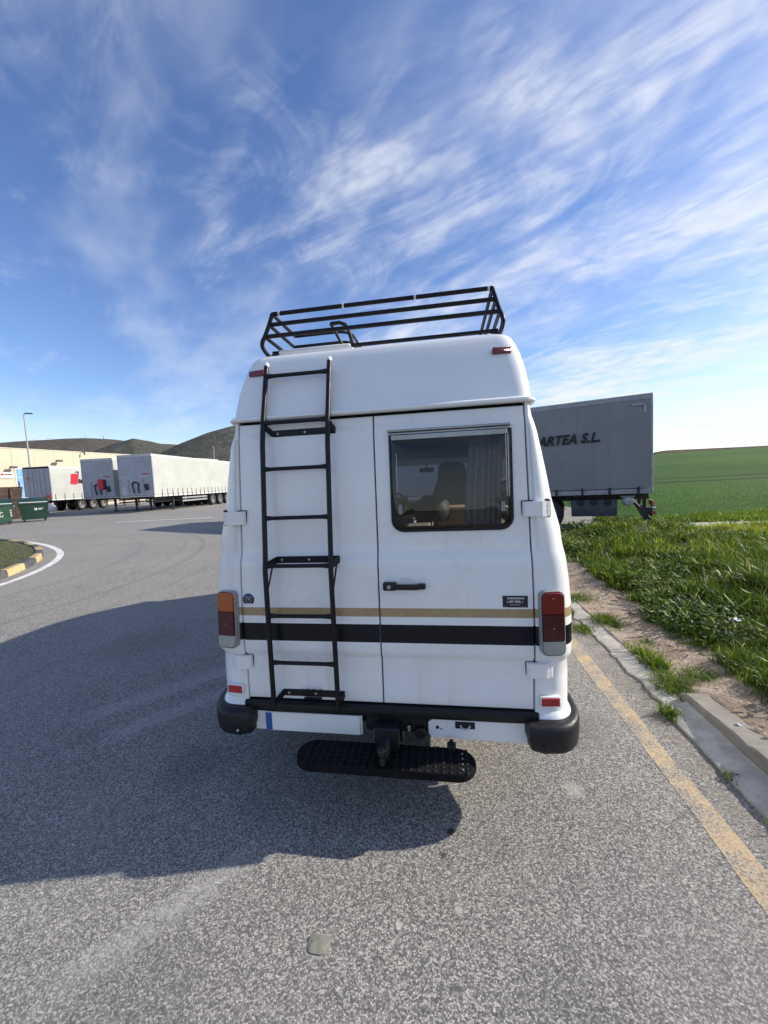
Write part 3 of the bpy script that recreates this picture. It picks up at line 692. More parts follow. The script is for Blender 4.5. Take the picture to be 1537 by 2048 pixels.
# rear doors
def door(s, win=None):
    eps = .0035; d3 = [(0, .006), (.0022, .0016), (.006, 0)]
    ztop, zbot = 2.066, .537
    zrows = [zbot, zbot+.0022, zbot+.006]+[z for z in ZR if zbot+.03 < z < ztop-.02]+[ztop-.006, ztop-.0022, ztop]
    if win: zrows = sorted(set(zrows) | {win[2], win[3]})
    xin = [.10, .25, .40, .55, .68]
    rows = []
    for z in zrows:
        e1 = gx(z)-.0035
        xs = [(eps+a, d) for a, d in d3]+[(x, 0) for x in xin]+[(e1-a, d) for a, d in d3[::-1]]
        dzz = max(interp([(0, .006), (.0022, .0016), (.006, 0), (9, 0)], z-zbot), interp([(0, .006), (.0022, .0016), (.006, 0), (9, 0)], ztop-z))
        rows.append([(s*x, yr(z)+max(d, dzz), z) for x, d in xs])
    sub = MB().grid(rows, mif=lambda i, k: stripe_mat(zrows[i], zrows[i+1]))
    b = MB(); kf, km = [], []
    for f, m_ in zip(sub.f, sub.m):
        c = sum((sub.v[i] for i in f), Vector())/4
        if win and win[0] < abs(c.x) < win[1] and win[2] < c.z < win[3]: continue
        kf.append(f); km.append(m_)
    b.add(sub.v, kf, km)
    back = lambda p: (p[0], p[1]+.03, p[2])
    loop = rows[0]+[r_[-1] for r_ in rows[1:-1]]+rows[-1][::-1]+[r_[0] for r_ in rows[1:-1]][::-1]
    b.grid([loop, [back(p) for p in loop]], closed=True)
    return b.build('rear_door', [M_WH, M_GOLD, M_NAVY], van, 32)
WIN = (.10, .68, 1.475, 1.95)
zins = sorted(set(ZR) | {1.475, 1.95})
dl = door(-1); dr = door(1, WIN)
b = MB(); b.box2((-.74, .085, .58), (-.02, .092, 2.02)); b.box2((.03, .055, .58), (.75, .062, 1.46)); b.build('door_card', M_TRIM, van)
def on(x, z, d=0): return (x, yr(z)-d, z)
# hinges: strap + pin in a dark recess
for s in (-1, 1):
    for z in (1.553, .745):
        par = dl if s < 0 else dr; y = yr(z) - (.020 if z > 1.3 else 0)
        b = MB(); sec = [(.738, -.001), (.738, -.014), (.744, -.022), (.756, -.026), (.825, -.026), (.846, -.014), (.846, .004), (.82, .004), (.80, -.003)]
        b.prism([(s*x, y+q+(.020 if z > 1.3 else 0)*(1-smooth(.775, .80, x))) for x, q in sec], z-.037, z+.037)
        b.cyl((s*.853, y+.002, z-.036), (s*.853, y+.002, z-.013), .0105, 10); b.cyl((s*.853, y+.002, z-.0105), (s*.853, y+.002, z+.0105), .0105, 10); b.cyl((s*.853, y+.002, z+.013), (s*.853, y+.002, z+.036), .0105, 10)
        h = b.build('hinge', M_WH, par, 40)
        b = MB(); b.box2((s*.842, y+.010, z-.047), (s*.872, y+.03, z+.047), .006); b.box2((s*.733, yr(z)-.0015, z-.042), (s*.79, yr(z)+.01, z+.042), .002)
        b.build('hinge_recess', M_RUB, par, 40)
# window
wy = lambda z: .05*(z-.53)
def rrect(x0, x1, z0, z1, r, d, n=6, rt=None):
    out = []
    for cx_, cz_, a0, q in ((x1-r, z0+r, -90, r), (x1-(rt or r), z1-(rt or r), 0, rt or r), (x0+(rt or r), z1-(rt or r), 90, rt or r), (x0+r, z0+r, 180, r)):
        for k in range(n+1):
            a = R(a0+90*k/n); x, z = cx_+q*math.cos(a), cz_+q*math.sin(a); out.append((x, wy(z)-d, z))
    return out
win = bpy.data.objects.new('window', None); COL.objects.link(win); win.parent = van
b = MB(); b.grid([rrect(.080, .697, 1.452, 1.962, .065, .000, rt=.01), rrect(.080, .697, 1.452, 1.962, .065, .010, rt=.01), rrect(.086, .691, 1.458, 1.956, .062, .016, rt=.01), rrect(.098, .682, 1.470, 1.945, .055, .016, rt=.01), rrect(.102, .678, 1.474, 1.942, .052, .002, rt=.01), rrect(.102, .678, 1.474, 1.942, .052, -.03, rt=.01)], closed=True)
b.build('frame', M_PLAS, win, 40)
b = MB(); rows = [rrect(.092, .685, 1.466, 1.948, .05, .017, rt=.01), rrect(.094, .683, 1.468, 1.946, .05, .022, rt=.01), rrect(.115, .664, 1.49, 1.925, .04, .027, rt=.02), rrect(.19, .58, 1.56, 1.86, .03, .029, rt=.03)]
b.grid(rows, closed=True); b.add(rows[-1], [tuple(range(len(rows[-1])))]); b.build('pane', M_ACR, win, 60)
b = MB(); b.grid([rrect(.103, .677, 1.475, 1.935, .05, .010, rt=.015), rrect(.109, .671, 1.482, 1.930, .045, .006, rt=.012)], closed=True); b.build('seal', M_RUB, win, 40)
b = MB(); b.box2((.080, wy(1.965)-.028, 1.955), (.690, wy(1.965), 1.966), .002); b.box2((.078, wy(1.972)-.034, 1.969), (.692, wy(1.972), 1.981), .003); b.box2((.096, wy(1.94)-.034, 1.927), (.672, wy(1.94)-.024, 1.953), .002); b.build('top_rail', M_ALU, win)
b = MB(); b.box2((.086, wy(1.98)-.030, 1.9665), (.686, wy(1.98)-.002, 1.9688)); b.build('rail_gasket', M_RUB, win)
b = MB()
for x in (.674, .664): b.tube([(x, wy(1.93)-.031, 1.925), (x, wy(1.6)-.031, 1.62)], .0026, 6)
b.tube([(.120, wy(1.86)-.03, 1.86), (.120, wy(1.66)-.03, 1.66)], .0014, 5)
b.build('stay', M_ALU, win)
for x, s in ((.133, 1), (.642, -1)):
    b = MB(); b.box((x, wy(1.57)-.034, 1.572), (.020, .012, .050), .003); b.build('latch', simple('grey_plastic', (.22, .22, .23), .45), win)
    b = MB(); b.box((x+s*.012, wy(1.6)-.012, 1.602), (.046, .010, .026), .006); b.tube([(x+s*.02, wy(1.6)-.010, 1.605), (x+s*.006, wy(1.6)-.014, 1.58), (x, wy(1.57)-.014, 1.55)], .007, 6); b.build('latch_base', M_RUB, win)
b = MB().lathe([(0, 0), (.007, 0), (.007, .003), (0, .003)], 10, M=Matrix.Translation((.205, wy(1.51)-.029, 1.508)) @ Matrix.Rotation(R(90), 4, 'X')); b.build('sticker_dot', M_WPL, win)
# handle
hz, hy = 1.176, yr(1.176)
b = MB(); b.box2((.028, hy-.034, hz-.021), (.095, hy, hz+.021), .006, seg=2); b.box2((.095, hy-.040, hz-.016), (.215, hy-.018, hz+.012), .006, seg=2); b.box2((.205, hy-.034, hz-.015), (.247, hy, hz+.013), .006, seg=2)
hd = b.build('handle', M_PLAS, dr)
b = MB().lathe([(0, -.0045), (.010, -.0045), (.0115, -.002), (.0115, .01)], 16, M=Matrix.Translation((.060, hy-.034, hz)) @ Matrix.Rotation(R(-90), 4, 'X')); b.box((.060, hy-.0395, hz), (.002, .003, .010)); b.build('lock', M_STEEL, dr)
b = MB(); prof = []
for k in range(28):
    a = 2*math.pi*k/28; prof.append((.150+.052*math.copysign(abs(math.cos(a))**.7, math.cos(a)), hz+.002+.040*math.copysign(abs(math.sin(a))**.7, math.sin(a))))
c0_ = (.150, hz+.002)
rr_ = lambda f, d: [(c0_[0]+(x-c0_[0])*f, hy-d, c0_[1]+(z-c0_[1])*f) for x, z in prof]
b.grid([rr_(1.06, -.002), rr_(1.03, .003), rr_(.95, .0036), rr_(.80, .0012), rr_(.3, .0008)], closed=True); b.add(rr_(.3, .0008), [tuple(range(28))]); b.build('handle_cup', M_WH, dr, 60)
# stickers
b = MB().box2((.629, yr(1.09)-.0015, 1.0635), (.750, yr(1.09), 1.123)); st = b.build('sticker', simple('sticker_black', (.012, .012, .02), .4), dr)
M_PRT = simple('sticker_print', (.45, .45, .46), .5)
b = MB(); b.box2((.6295+.02, yr(1.09)-.0022, 1.1085), (.729, yr(1.09)-.0016, 1.1130)); yq = yr(1.09)-.0018
for k in range(9): 
    x = .652+k*.0092; b.box2((x, yq-.0012, 1.1058), (x+.0068, yq, 1.1155))
for k in range(6): x = .668+k*.008; b.box2((x, yq-.0010, 1.0985), (x+.0055, yq, 1.1018))
b.tube([(.648, yq, 1.098), (.652, yq, 1.092), (.650, yq, 1.086)], .0018, 4); b.tube([(.727, yq, 1.098), (.723, yq, 1.092), (.726, yq, 1.086)], .0018, 4)
b.prism([(.656, 1.088), (.655, 1.0935), (.660, 1.0975), (.675, 1.098), (.682, 1.092), (.680, 1.0885)], yq-.001, yq, axis='y')
b.prism([(.686, 1.0885), (.688, 1.095), (.700, 1.097), (.712, 1.096), (.718, 1.091), (.716, 1.0875)], yq-.001, yq, axis='y')
for k in range(7): x = .664+k*.0075; b.box2((x, yq-.0010, 1.0755), (x+.0050, yq, 1.0795))
for x in (.637, .648, .722, .736): b.box((x, yq-.0005, 1.0685), (.004, .001, .003))
b.build('sticker_print', M_PRT, dr, join=True)
cx_, cz_ = -.738, 1.0985; yq = yr(1.1)
disc = lambda r, d, n=28: [(cx_+r*math.cos(2*math.pi*k/n), yq-d, cz_+r*1.05*math.sin(2*math.pi*k/n)) for k in range(n)]
b = MB(); b.add(disc(.0335, .0012), [tuple(range(28))]); b.grid([disc(.0335, .0012), disc(.0335, -.001)], closed=True); b.build('round_badge', simple('badge_navy', (.010, .014, .035), .3), dl, 30)
b = MB(); pts = [p for p in disc(.0320, .0019) if p[2] > cz_+.010]; b.add(pts, [tuple(range(len(pts)))]); b.build('badge_sky', simple('badge_blue', (.035, .07, .22), .35), dl, 30)
b = MB(); sh = [(-.020, .014), (.020, .014), (.020, -.004), (.0, -.022), (-.020, -.004)]
b.tube([(cx_+x, yq-.0026, cz_+z) for x, z in sh], .0013, 4, closed=True)
b.add([(cx_-.012, yq-.0026, cz_+.0125), (cx_-.002, yq-.0026, cz_+.0125), (cx_-.007, yq-.0026, cz_+.018)], [(0, 1, 2)])
b.tube([(cx_-.009, yq-.0026, cz_+.007), (cx_-.013, yq-.0026, cz_+.004), (cx_-.010, yq-.0026, cz_), (cx_-.006, yq-.0026, cz_+.001)], .0013, 4)
for k in range(3): b.box2((cx_-.002, yq-.003, cz_+.006-k*.004), (cx_+.011, yq-.002, cz_+.0078-k*.004))
b.build('badge_print', simple('badge_white', (.60, .60, .62), .4), dl, 30, join=True)
# tail lights
for s in (-1, 1):
    tl = bpy.data.objects.new('tail_light', None); COL.objects.link(tl); tl.parent = van
    xa, xb, za, zb = .798, .918, .832, 1.152
    Mx = Matrix.Translation((s*(xa+xb)/2, yr(.99)-.004, (za+zb)/2)) @ Matrix.Rotation(R(s*7), 4, 'Z') @ Matrix.Rotation(R(-2.9), 4, 'X')
    def rr2(w_, h_, r, d):
        out = []
        for cx2, cz2, a0 in ((w_-r, -h_+r, -90), (w_-r, h_-r, 0), (-w_+r, h_-r, 90), (-w_+r, -h_+r, 180)):
            for k in range(7): a = R(a0+15*k); out.append((cx2+r*math.cos(a), -d, cz2+r*math.sin(a)))
        return out
    b = MB(); b.grid([rr2(.0590, .1600, .031, -.045), rr2(.0590, .1600, .031, .018), rr2(.0575, .1585, .030, .022), rr2(.0545, .1555, .0275, .023), rr2(.0545, .1555, .0275, .012)], closed=True, M=Mx)
    b.build('surround', M_GREYP, tl, 40)
    full = rr2(.0542, .1552, .0272, .020); inn_ = rr2(.048, .149, .022, .032)
    def cut(poly, z0, z1):      # clip a rounded outline to a height band
        out = []
        for p in poly:
            out.append((p[0], p[1], min(z1, max(z0, p[2]))))
        return out
    for (z0, z1, mt, nm) in ((.048, .2, M_LO if s < 0 else M_LR, 'upper_lens'), (-.083, .047, M_LD, 'middle_lens'), (-.2, -.084, M_LC, 'lower_lens')):
        b = MB(); r1 = cut(rr2(.0542, .1552, .0272, .010), z0, z1); r2 = cut(full, z0, z1); r3 = cut(inn_, z0+.0015, z1-.0015)
        b.grid([r1, r2, r3], closed=True, M=Mx); b.add(r3, [tuple(range(len(r3)))], M=Mx); b.build(nm, mt, tl, 30)
    b = MB()
    for zq in (.125, -.02, -.137): b.lathe([(0, .034), (.0035, .034), (.004, .030)], 8, M=Mx @ Matrix.Translation((0, 0, zq)) @ Matrix.Rotation(R(90), 4, 'X'))
    b.build('lens_screw', M_GREYP, tl)
    b = MB(); z = .588; Mx2 = Matrix.Translation((s*.846, yr(z)-.006, z)) @ Matrix.Rotation(R(s*5), 4, 'Z')
    b.box((0, 0, 0), (.100, .022, .054), .006, M=Mx2, seg=2); rf = b.build('reflector', M_WPL, van)
    b = MB().box((0, -.010, 0), (.088, .010, .043), .003, M=Mx2); b.build('red_lens', M_REFL, rf)
# bumper corners, sill strip, valance
for s in (-1, 1):
    b = MB(); rows = []
    for z, d, in ((.374, .030), (.368, .050), (.374, .072), (.392, .084), (.43, .090), (.470, .090), (.490, .085), (.500, .073), (.503, .05), (.499, .0)):
        row = []; inx = .720 + (.012 if z < .40 else 0)
        pl_ = [(inx, 0), (inx+.01, 0), (.80, 0), (.86, .006)]+[(.86+.105*math.sin(R(a)), .006+.13*(1-math.cos(R(a)))) for a in (15, 30, 45, 60, 75, 90)]+[(.967, .22), (.962, .30)]
        zdrop = lambda x, y: (-.018*smooth(.72, .80, x) if z < .40 else 0) + (.045*smooth(.1, .3, y) if z < .40 else 0)
        for k, (x, y) in enumerate(pl_):
            if k == 0: row.append((s*x, -.005, z)); continue
            a0 = pl_[max(0, k-1)]; a1 = pl_[min(len(pl_)-1, k+1)]; tx, ty = a1[0]-a0[0], a1[1]-a0[1]; ln = math.hypot(tx, ty) or 1
            nx, ny = ty/ln, -tx/ln
            row.append((s*(x+nx*d*.55), y+ny*d, z+zdrop(x, y)))
        rows.append(row)
    b.grid(rows); b.build('bumper_corner', M_PLAS, van, 50)
    b = MB().lathe([(0, .004), (.006, .004), (.008, 0)], 10, M=Matrix.Translation((s*.80, -.096, .40)) @ Matrix.Rotation(R(90), 4, 'X')); b.build('bumper_screw', M_STEEL if s < 0 else M_RUB, van)
b = MB(); rows = []
for x in np.linspace(-.79, .79, 25):
    e = .012*smooth(.70, .79, abs(x))
    rows.append([(x, .02, .527), (x, -.024+e, .526), (x, -.031+e, .520), (x, -.034+e, .486), (x, -.029+e, .478), (x, .0, .471)])
b.grid(rows); b.build('sill_strip', M_PLAS, van, 40)
b = MB()
pol = [(.735, .47), (.262, .47), (.252, .462), (.236, .45), (.236, .395), (.245, .378), (.262, .370), (.735, .362)]
b.prism(pol, -.012, .004, axis='y'); b.prism([(-.735, .47), (-.735, .360), (-.12, .360), (-.12, .47)], -.012, .004, axis='y')
va_ = b.build('valance', M_WH, van, 40)
b = MB(); b.box2((.375, -.016, .425), (.475, -.0125, .462), .0015); b.cyl((.283, -.0145, .425), (.283, -.0125, .425), .009, 12); b.build('tow_slot', M_RUB, va_)
b = MB(); b.tube([(.425+.024*math.cos(R(a)), -.022-.008*abs(math.sin(R(a))), .449+.016*math.sin(R(a))) for a in range(180, 361, 20)], .005, 8); b.cyl((.303, -.0155, .418), (.303, -.0125, .418), .005, 8); b.build('tow_eye', M_STEEL, va_)
# number plate (kept blank)
b = MB(); b.box2((-.672, -.024, .362), (-.130, -.016, .470), .003); pl = b.build('number_plate', M_PLATE, van)
b = MB().box2((-.668, -.0255, .366), (-.632, -.0242, .466)); b.build('blue_band', M_BLUE, pl)
# tow hitch and step
hit = bpy.data.objects.new('tow_hitch', None); COL.objects.link(hit); hit.parent = van
b = MB(); b.box2((-.10, -.01, .385), (.235, .06, .468), .006); b.box2((-.55, .10, .36), (.6, .16, .42), .004); b.box2((-.035, -.10, .33), (.085, .0, .455), .008); b.box2((-.05, -.035, .34), (-.036, .05, .44), .002); b.box2((.088, -.03, .34), (.10, .05, .44), .002); b.build('bracket', M_PLAS, hit)
b = MB(); b.tube([(.022, -.08, .40), (.022, -.13, .375), (.020, -.175, .355), (.018, -.20, .36), (.017, -.205, .39)], [.026, .026, .024, .021, .018], 12)
b.lathe([(0, .026), (.012, .0235), (.0215, .014), (.025, 0), (.0215, -.014), (.017, -.022)], 16, M=Matrix.Translation((.017, -.205, .412))); b.build('tow_ball', simple('greased_steel', (.025, .025, .027), .28, metal=.6), hit)
b = MB(); b.lathe([(0, -.045), (.028, -.045), (.030, -.04), (.030, 0), (.026, .004), (0, .004)], 16, M=Matrix.Translation((.195, -.04, .402)) @ Matrix.Rotation(R(90), 4, 'X')); b.lathe([(.0305, -.046), (.034, -.043), (.034, -.036), (.0305, -.033)], 16, M=Matrix.Translation((.195, -.04, .402)) @ Matrix.Rotation(R(90), 4, 'X')); b.build('trailer_socket', M_PLAS, hit)
b = MB(); b.box((-.047, -.045, .395), (.006, .02, .05), .003); b.box((.135, -.035, .425), (.016, .012, .03), .003); b.build('bolt_plate', M_STEEL, hit)
def stadium(x0, x1, y0, y1_, z, sh=0, n=10):
    r = (y1_-y0)/2-sh; cyy = (y0+y1_)/2; out = []
    for k in range(n+1): a = R(-90+180*k/n); out.append((x1-(y1_-y0)/2+r*math.cos(a), cyy+r*math.sin(a), z))
    for k in range(n+1): a = R(90+180*k/n); out.append((x0+(y1_-y0)/2+r*math.cos(a), cyy+r*math.sin(a), z))
    return out
ZS = .332
b = MB(); q = (-.450, .470, -.222, -.030)
b.grid([stadium(*q, ZS-.042, .012), stadium(*q, ZS-.040, .004), stadium(*q, ZS-.025, 0), stadium(*q, ZS-.008, .001), stadium(*q, ZS, .006), stadium(*q, ZS-.001, .018)], closed=True)
b.add(stadium(*q, ZS-.001, .018), [tuple(range(22))]); b.add(stadium(*q, ZS-.042, .012), [tuple(range(22))[::-1]])
M_STEP = simple('step_rubber', (.006, .006, .007), .8, var=.3, scale=25, spec=.15)
step = b.build('step', M_STEP, van, 40)
b = MB()
for i in range(22):
    for j in range(6):
        x, y = -.385+i*.0385, -.205+j*.031
        if abs(x-.018) < .03 and y < -.15: continue
        b.lathe([(.0085, 0), (.007, .003), (.0045, .0045), (0, .005)], 8, M=Matrix.Translation((x, y, ZS-.0012)))
o = b.build('grip_stud', simple('stud_rubber', (.008, .008, .009), .65, spec=.25), step, 60, join=True); o['kind'] = 'stuff'
b = MB()
for k in range(4): b.lathe([(.006, 0), (.006, .004), (0, .0045)], 8, M=Matrix.Translation((.404, -.185+k*.036, ZS-.001)))
b.build('bolt_head', M_STEEL, step)
b = MB(); b.box2((.33, -.07, ZS-.03), (.375, -.02, .36), .006); b.box2((-.04, -.18, .265), (.08, -.03, .30), .006); b.cyl((.352, -.05, .33), (.352, -.05, .385), .010, 10); b.build('step_bracket', M_PLAS, step)
# ladder
lad = bpy.data.objects.new('ladder', None); COL.objects.link(lad); lad.parent = van
def rail(x): return [(x, .128, 2.385), (x, .120, 2.36), (x, .036, 2.06), (x, .012, 1.94), (x, -.046, 1.34), (x, -.058, 1.28), (x, -.062, .92), (x, -.064, .53)]
LY = [(.53, -.064), (.92, -.062), (1.28, -.058), (1.34, -.046), (1.94, .012), (2.06, .036), (2.36, .120)]
for x in (-.594, -.233):
    b = MB(); b.tube(rail(x), .0135, 12); b.build('rail', M_BLK, lad, 60)
    b = MB(); b.tube([(x, .1275, 2.383), (x, .1315, 2.398), (x, .133, 2.404)], [.0142, .0142, .009], 12); b.build('end_cap', M_WPL, lad, 60)
for z in (2.325, 2.060, 1.812, 1.552, 1.300, 1.032, .775):
    y = interp(LY, z); b = MB()
    b.tube([(-.594, y, z), (-.575, y, z), (-.545, y, z), (-.282, y, z), (-.252, y, z), (-.233, y, z)], [.0145, .0135, .0105, .0105, .0135, .0145], 10)
    b.build('rung', M_BLK, lad, 60)
for z, zd, up in ((2.045, 2.005, 0), (1.300, 1.318, 1), (.545, .575, 1)):
    y = interp(LY, min(z, 2.06)); yd = yr(zd); b = MB()
    xr = -.205 if z > .6 else -.212
    b.box2((-.560, yd-.006, zd-.019), (xr, yd, zd+.019), .002)
    for xa_, xe in ((-.594, -.562), (-.233, xr-.004)):
        b.add([(xa_, y-.005, z-.018), (xa_, y-.005, z+.018), (xe, yd-.002, zd+.018), (xe, yd-.002, zd-.018), (xa_+.005, y-.005, z-.018), (xa_+.005, y-.005, z+.018), (xe+.005, yd-.002, zd+.018), (xe+.005, yd-.002, zd-.018)], [(0,1,2,3), (7,6,5,4), (0,4,5,1), (1,5,6,2), (2,6,7,3), (3,7,4,0)])
    if up and z > 1:
        for x in (-.594, -.233): b.tube([(x+.012, yd-.004, zd-.012), (x+.006, y, z-.13)], .005, 6)
    b.build('wall_bracket', M_BLK, lad, 40)
    b = MB()
    for x in (-.53, -.375): b.lathe([(0, .005), (.006, .004), (.008, 0)], 8, M=Matrix.Translation((x, yd-.006, zd)) @ Matrix.Rotation(R(90), 4, 'X'))
    b.build('bolt', M_STEEL, lad)
b = MB()
for x0_ in (-.435, -.40, -.36): b.tube([(x0_-.02, yr(.6)-.02, .598), (x0_-.01, yr(.6)-.025, .604), (x0_+.01, yr(.6)-.02, .600), (x0_+.022, yr(.6)-.02, .606)], .004, 6)
b.box2((-.44, yr(.55)-.02, .548), (-.34, yr(.55)-.007, .558), .003); b.build('clamp', M_BLK, lad)
# roof rack
rack = bpy.data.objects.new('roof_rack', None); COL.objects.link(rack); rack.parent = van
HP = [(.690, .46, 2.53), (.703, .395, 2.54), (.710, .345, 2.57), (.706, .34, 2.60), (.694, .36, 2.645), (.681, .395, 2.72), (.666, .417, 2.790)]
hp = [tuple(p) for p in catmull(HP, 4, False)]+[HP[-1]]
for s in (-1, 1):
    b = MB(); b.tube([(s*x, y, z) for x, y, z in hp], .0125, 10); b.build('corner_post', M_BLK, rack, 60)
def hpz(z): return [float(np.interp(z, [2.575, 2.645, 2.72, 2.79], q)) for q in ((.709, .694, .681, .666), (.342, .36, .395, .417))]
for z in (2.790, 2.718, 2.635):
    x, y = hpz(z); b = MB(); b.tube([(-x, y, z), (x, y, z)], .0125, 10); b.build('cross_rail', M_BLK, rack, 60)
    # right side rail, left side rail, front wall round the roof vent
    b = MB(); b.tube([(x, y, z), (x, 2.35, z)], .0115, 8); b.build('side_rail', M_BLK, rack, 60)
    b = MB(); xi = -.262+.05*(2.79-z)/.155; pts = [(-x, y, z), (-x, .80, z)]
    b.tube(pts, .0115, 8); b.build('side_rail', M_BLK, rack, 60)
    b = MB(); c_ = [(-x, .80, z), (xi-.10, .80, z)]+[(xi-.10+.10*math.sin(R(a)), .90-.10*math.cos(R(a)), z) for a in (20, 40, 60, 80, 90)]+[(xi, 2.35, z)]
    b.tube(c_, .0105, 8); b.build('inner_rail', M_BLK, rack, 60)
    b = MB(); b.tube([(x, 2.35, z), (xi, 2.35, z)], .0115, 8); b.build('cross_rail', M_BLK, rack, 60)
b = MB(); b.tube([(-.36, .655, 2.792), (-.30, .66, 2.795), (-.262, .67, 2.782), (-.245, .69, 2.745), (-.235, .72, 2.69), (-.215, .76, 2.63), (-.18, .82, 2.58), (-.15, .9, 2.56)], .0125, 10); b.build('hoop', M_BLK, rack, 60)
b = MB(); b.tube([(-.36, .655, 2.792), (-.345, .70, 2.76), (-.31, .76, 2.68), (-.25, .82, 2.60), (-.2, .88, 2.56)], .0105, 8); b.build('hoop', M_BLK, rack, 60)
for y in (.47, .80, 1.3, 1.8, 2.33):
    b = MB(); xl_ = -.70 if y < .9 else -.2
    b.tube([(xl_, y, 2.572), (.70, y, 2.572)], .0125, 8); b.build('floor_bar', M_BLK, rack, 60)
for s in (-1, 1):
    for y in (.47, 1.3, 2.33):
        if s < 0 and y > .9: continue
        b = MB(); b.box2((s*.66, y-.03, 2.50), (s*.70, y+.03, 2.562), .006); b.build('foot', M_BLK, rack)
b = MB()
for x in (-.62, -.21, .225, .645): b.tube([(x-.006, .417, 2.790), (x+.006, .417, 2.790)], .0131, 10)
b.build('worn_band', M_WPL, rack, 60)
# running gear and underside
b = MB(); b.box2((-.93, .06, .42), (.93, 4.5, .46)); b.box2((-.45, .05, .34), (-.37, 4.3, .42)); b.box2((.37, .17, .34), (.45, 4.3, .42)); b.cyl((-.7, 1.15, .34), (.7, 1.15, .34), .05, 12); b.lathe([(.05, -.16), (.13, -.06), (.13, .06), (.05, .16)], 14, axis='x', M=Matrix.Translation((0, 1.15, .34))); b.box2((-.2, 1.7, .26), (.35, 2.6, .40), .02); b.build('chassis', M_DARK, van)
M_TYRE = simple('tyre_rubber', (.020, .020, .021), .85, var=.25, scale=20); M_RIM = simple('rim_steel', (.35, .35, .34), .45, metal=.5, var=.2)
def wheel(parent, c, r, w_, side, rim=M_RIM, mt=M_TYRE):
    wv_ = bpy.data.objects.new('wheel', None); COL.objects.link(wv_); wv_.parent = parent; wv_.location = c
    h = w_/2; b = MB().lathe([(r*.60, -h*.9), (r*.80, -h), (r*.95, -h*.9), (r, -h*.6), (r, h*.6), (r*.95, h*.9), (r*.80, h), (r*.60, h*.9)], 28, axis='x'); b.build('tyre', mt, wv_, 40)
    b = MB().lathe([(0, .25*h*side), (r*.13, .30*h*side), (r*.16, .05*h*side), (r*.34, -.05*h*side), (r*.40, .45*h*side), (r*.54, .55*h*side), (r*.58, .95*h*side), (r*.615, .9*h*side)], 28, axis='x')
    b.build('rim', rim, wv_, 40); return wv_
for x, s in ((-.84, -1), (.84, 1)):
    for y in (1.15, 4.0): wheel(van, (x, y, .335), .335, .19, s)
b = MB()
for s in (-1, 1):
    b.grid([[(s*(wz(.5)-.002), y, .505), (s*(wz(.5)-.01), y, .40)] for y in (.3, .6, .62)]); b.grid([[(s*(wz(.5)-.002), y, .505), (s*(wz(.5)-.01), y, .36)] for y in (1.7, 2.5, 3.4)])
b.build('skirt', M_WH, van)
# things inside, seen through the rear window
def seat(x, y, rot=0):
    s_ = bpy.data.objects.new('seat', None); COL.objects.link(s_); s_.parent = van; s_.location = (x, y, 0)
    b = MB(); rows = []
    for z, w_, d in ((1.12, .21, .07), (1.3, .24, .08), (1.5, .235, .075), (1.62, .20, .065), (1.70, .165, .06), (1.80, .158, .055), (1.87, .14, .05), (1.90, .10, .035), (1.905, .03, .01)):
        yy = -.18*(z-1.12)*.6; rows.append([(w_*math.copysign(abs(math.cos(a))**.6, math.cos(a)), yy+d*math.copysign(abs(math.sin(a))**.6, math.sin(a)), z) for a in [2*math.pi*k/20 for k in range(20)]])
    b.grid(rows, closed=True); b.build('backrest', M_SEAT, s_, 60)
    b = MB(); b.box2((-.25, -.02, 1.02), (.25, .5, 1.16), .04, seg=3); b.box2((-.2, .05, .64), (.2, .42, 1.03), .02); b.build('cushion', M_SEAT, s_)
seat(.45, 2.55); seat(-.45, 2.75)
b = MB(); b.box2((-.86, 4.0, 1.0), (.86, 4.34, 1.38), .05, seg=3); b.box2((-.62, 3.92, 1.36), (-.22, 4.2, 1.46), .03, seg=2); b.build('dashboard', simple('dash_plastic', (.035, .035, .038), .6), van)
b = MB(); sw = [(-.40+.20*math.cos(2*math.pi*k/24), 3.72+.09*math.sin(2*math.pi*k/24), 1.37+.17*math.sin(2*math.pi*k/24)) for k in range(24)]; b.tube(sw, .014, 8, closed=True); b.tube([(-.40, 3.74, 1.36), (-.40, 3.98, 1.25)], .025, 8); b.tube([sw[0], (-.40, 3.74, 1.36), sw[12]], .012, 6); b.build('steering_wheel', M_RUB, van, 60)
b = MB(); b.box((.10, 4.05, 1.865), (.22, .03, .07), .02, seg=2); b.tube([(.10, 4.06, 1.88), (.10, 4.12, 1.97)], .008, 6); b.build('rear_view_mirror', M_RUB, van)
b = MB(); rows = []
for z in np.linspace(1.44, 1.955, 9):
    rows.append([]); t_ = (1.955-z)/.515
    for k in range(49):
        u = k/48; xq = .50+(.17)*u + (-.05+.03*u)*math.sin(t_*1.2)*.9; rows[-1].append((xq, .165+.022*math.sin(u*2*math.pi*6.0+.9*math.sin(u*9))*(.5+.6*t_), z))
b.grid(rows); b.build('curtain', M_CURT, van, 180)
b = MB(); b.tube([(.08, .165, 1.965), (.72, .165, 1.965)], .005, 6); b.build('curtain_rod', M_ALU, van)
b = MB(); b.box2((-.90, .5, 1.0), (.25, 1.6, 1.40), .01); b.box2((.50, .9, .64), (.88, 2.0, 1.36), .01); b.build('cupboard', simple('furniture_grey', (.30, .28, .25), .6), van)
b = MB(); b.box2((.30, 1.05, 1.36), (.52, 1.30, 1.50), .006); b.build('wooden_box', M_WOOD, van)
b = MB(); b.lathe([(0, 0), (.13, .0), (.15, .05), (.13, .14), (.07, .19), (0, .20)], 14, M=Matrix.Translation((.26, 1.1, 1.40))); b.build('bag', M_RUB, van, 60)
b = MB(); b.box2((-.74, .15, 2.03), (.74, 3.95, 2.05)); b.build('headliner', simple('headliner_cloth', (.14, .14, .155), .9), van)

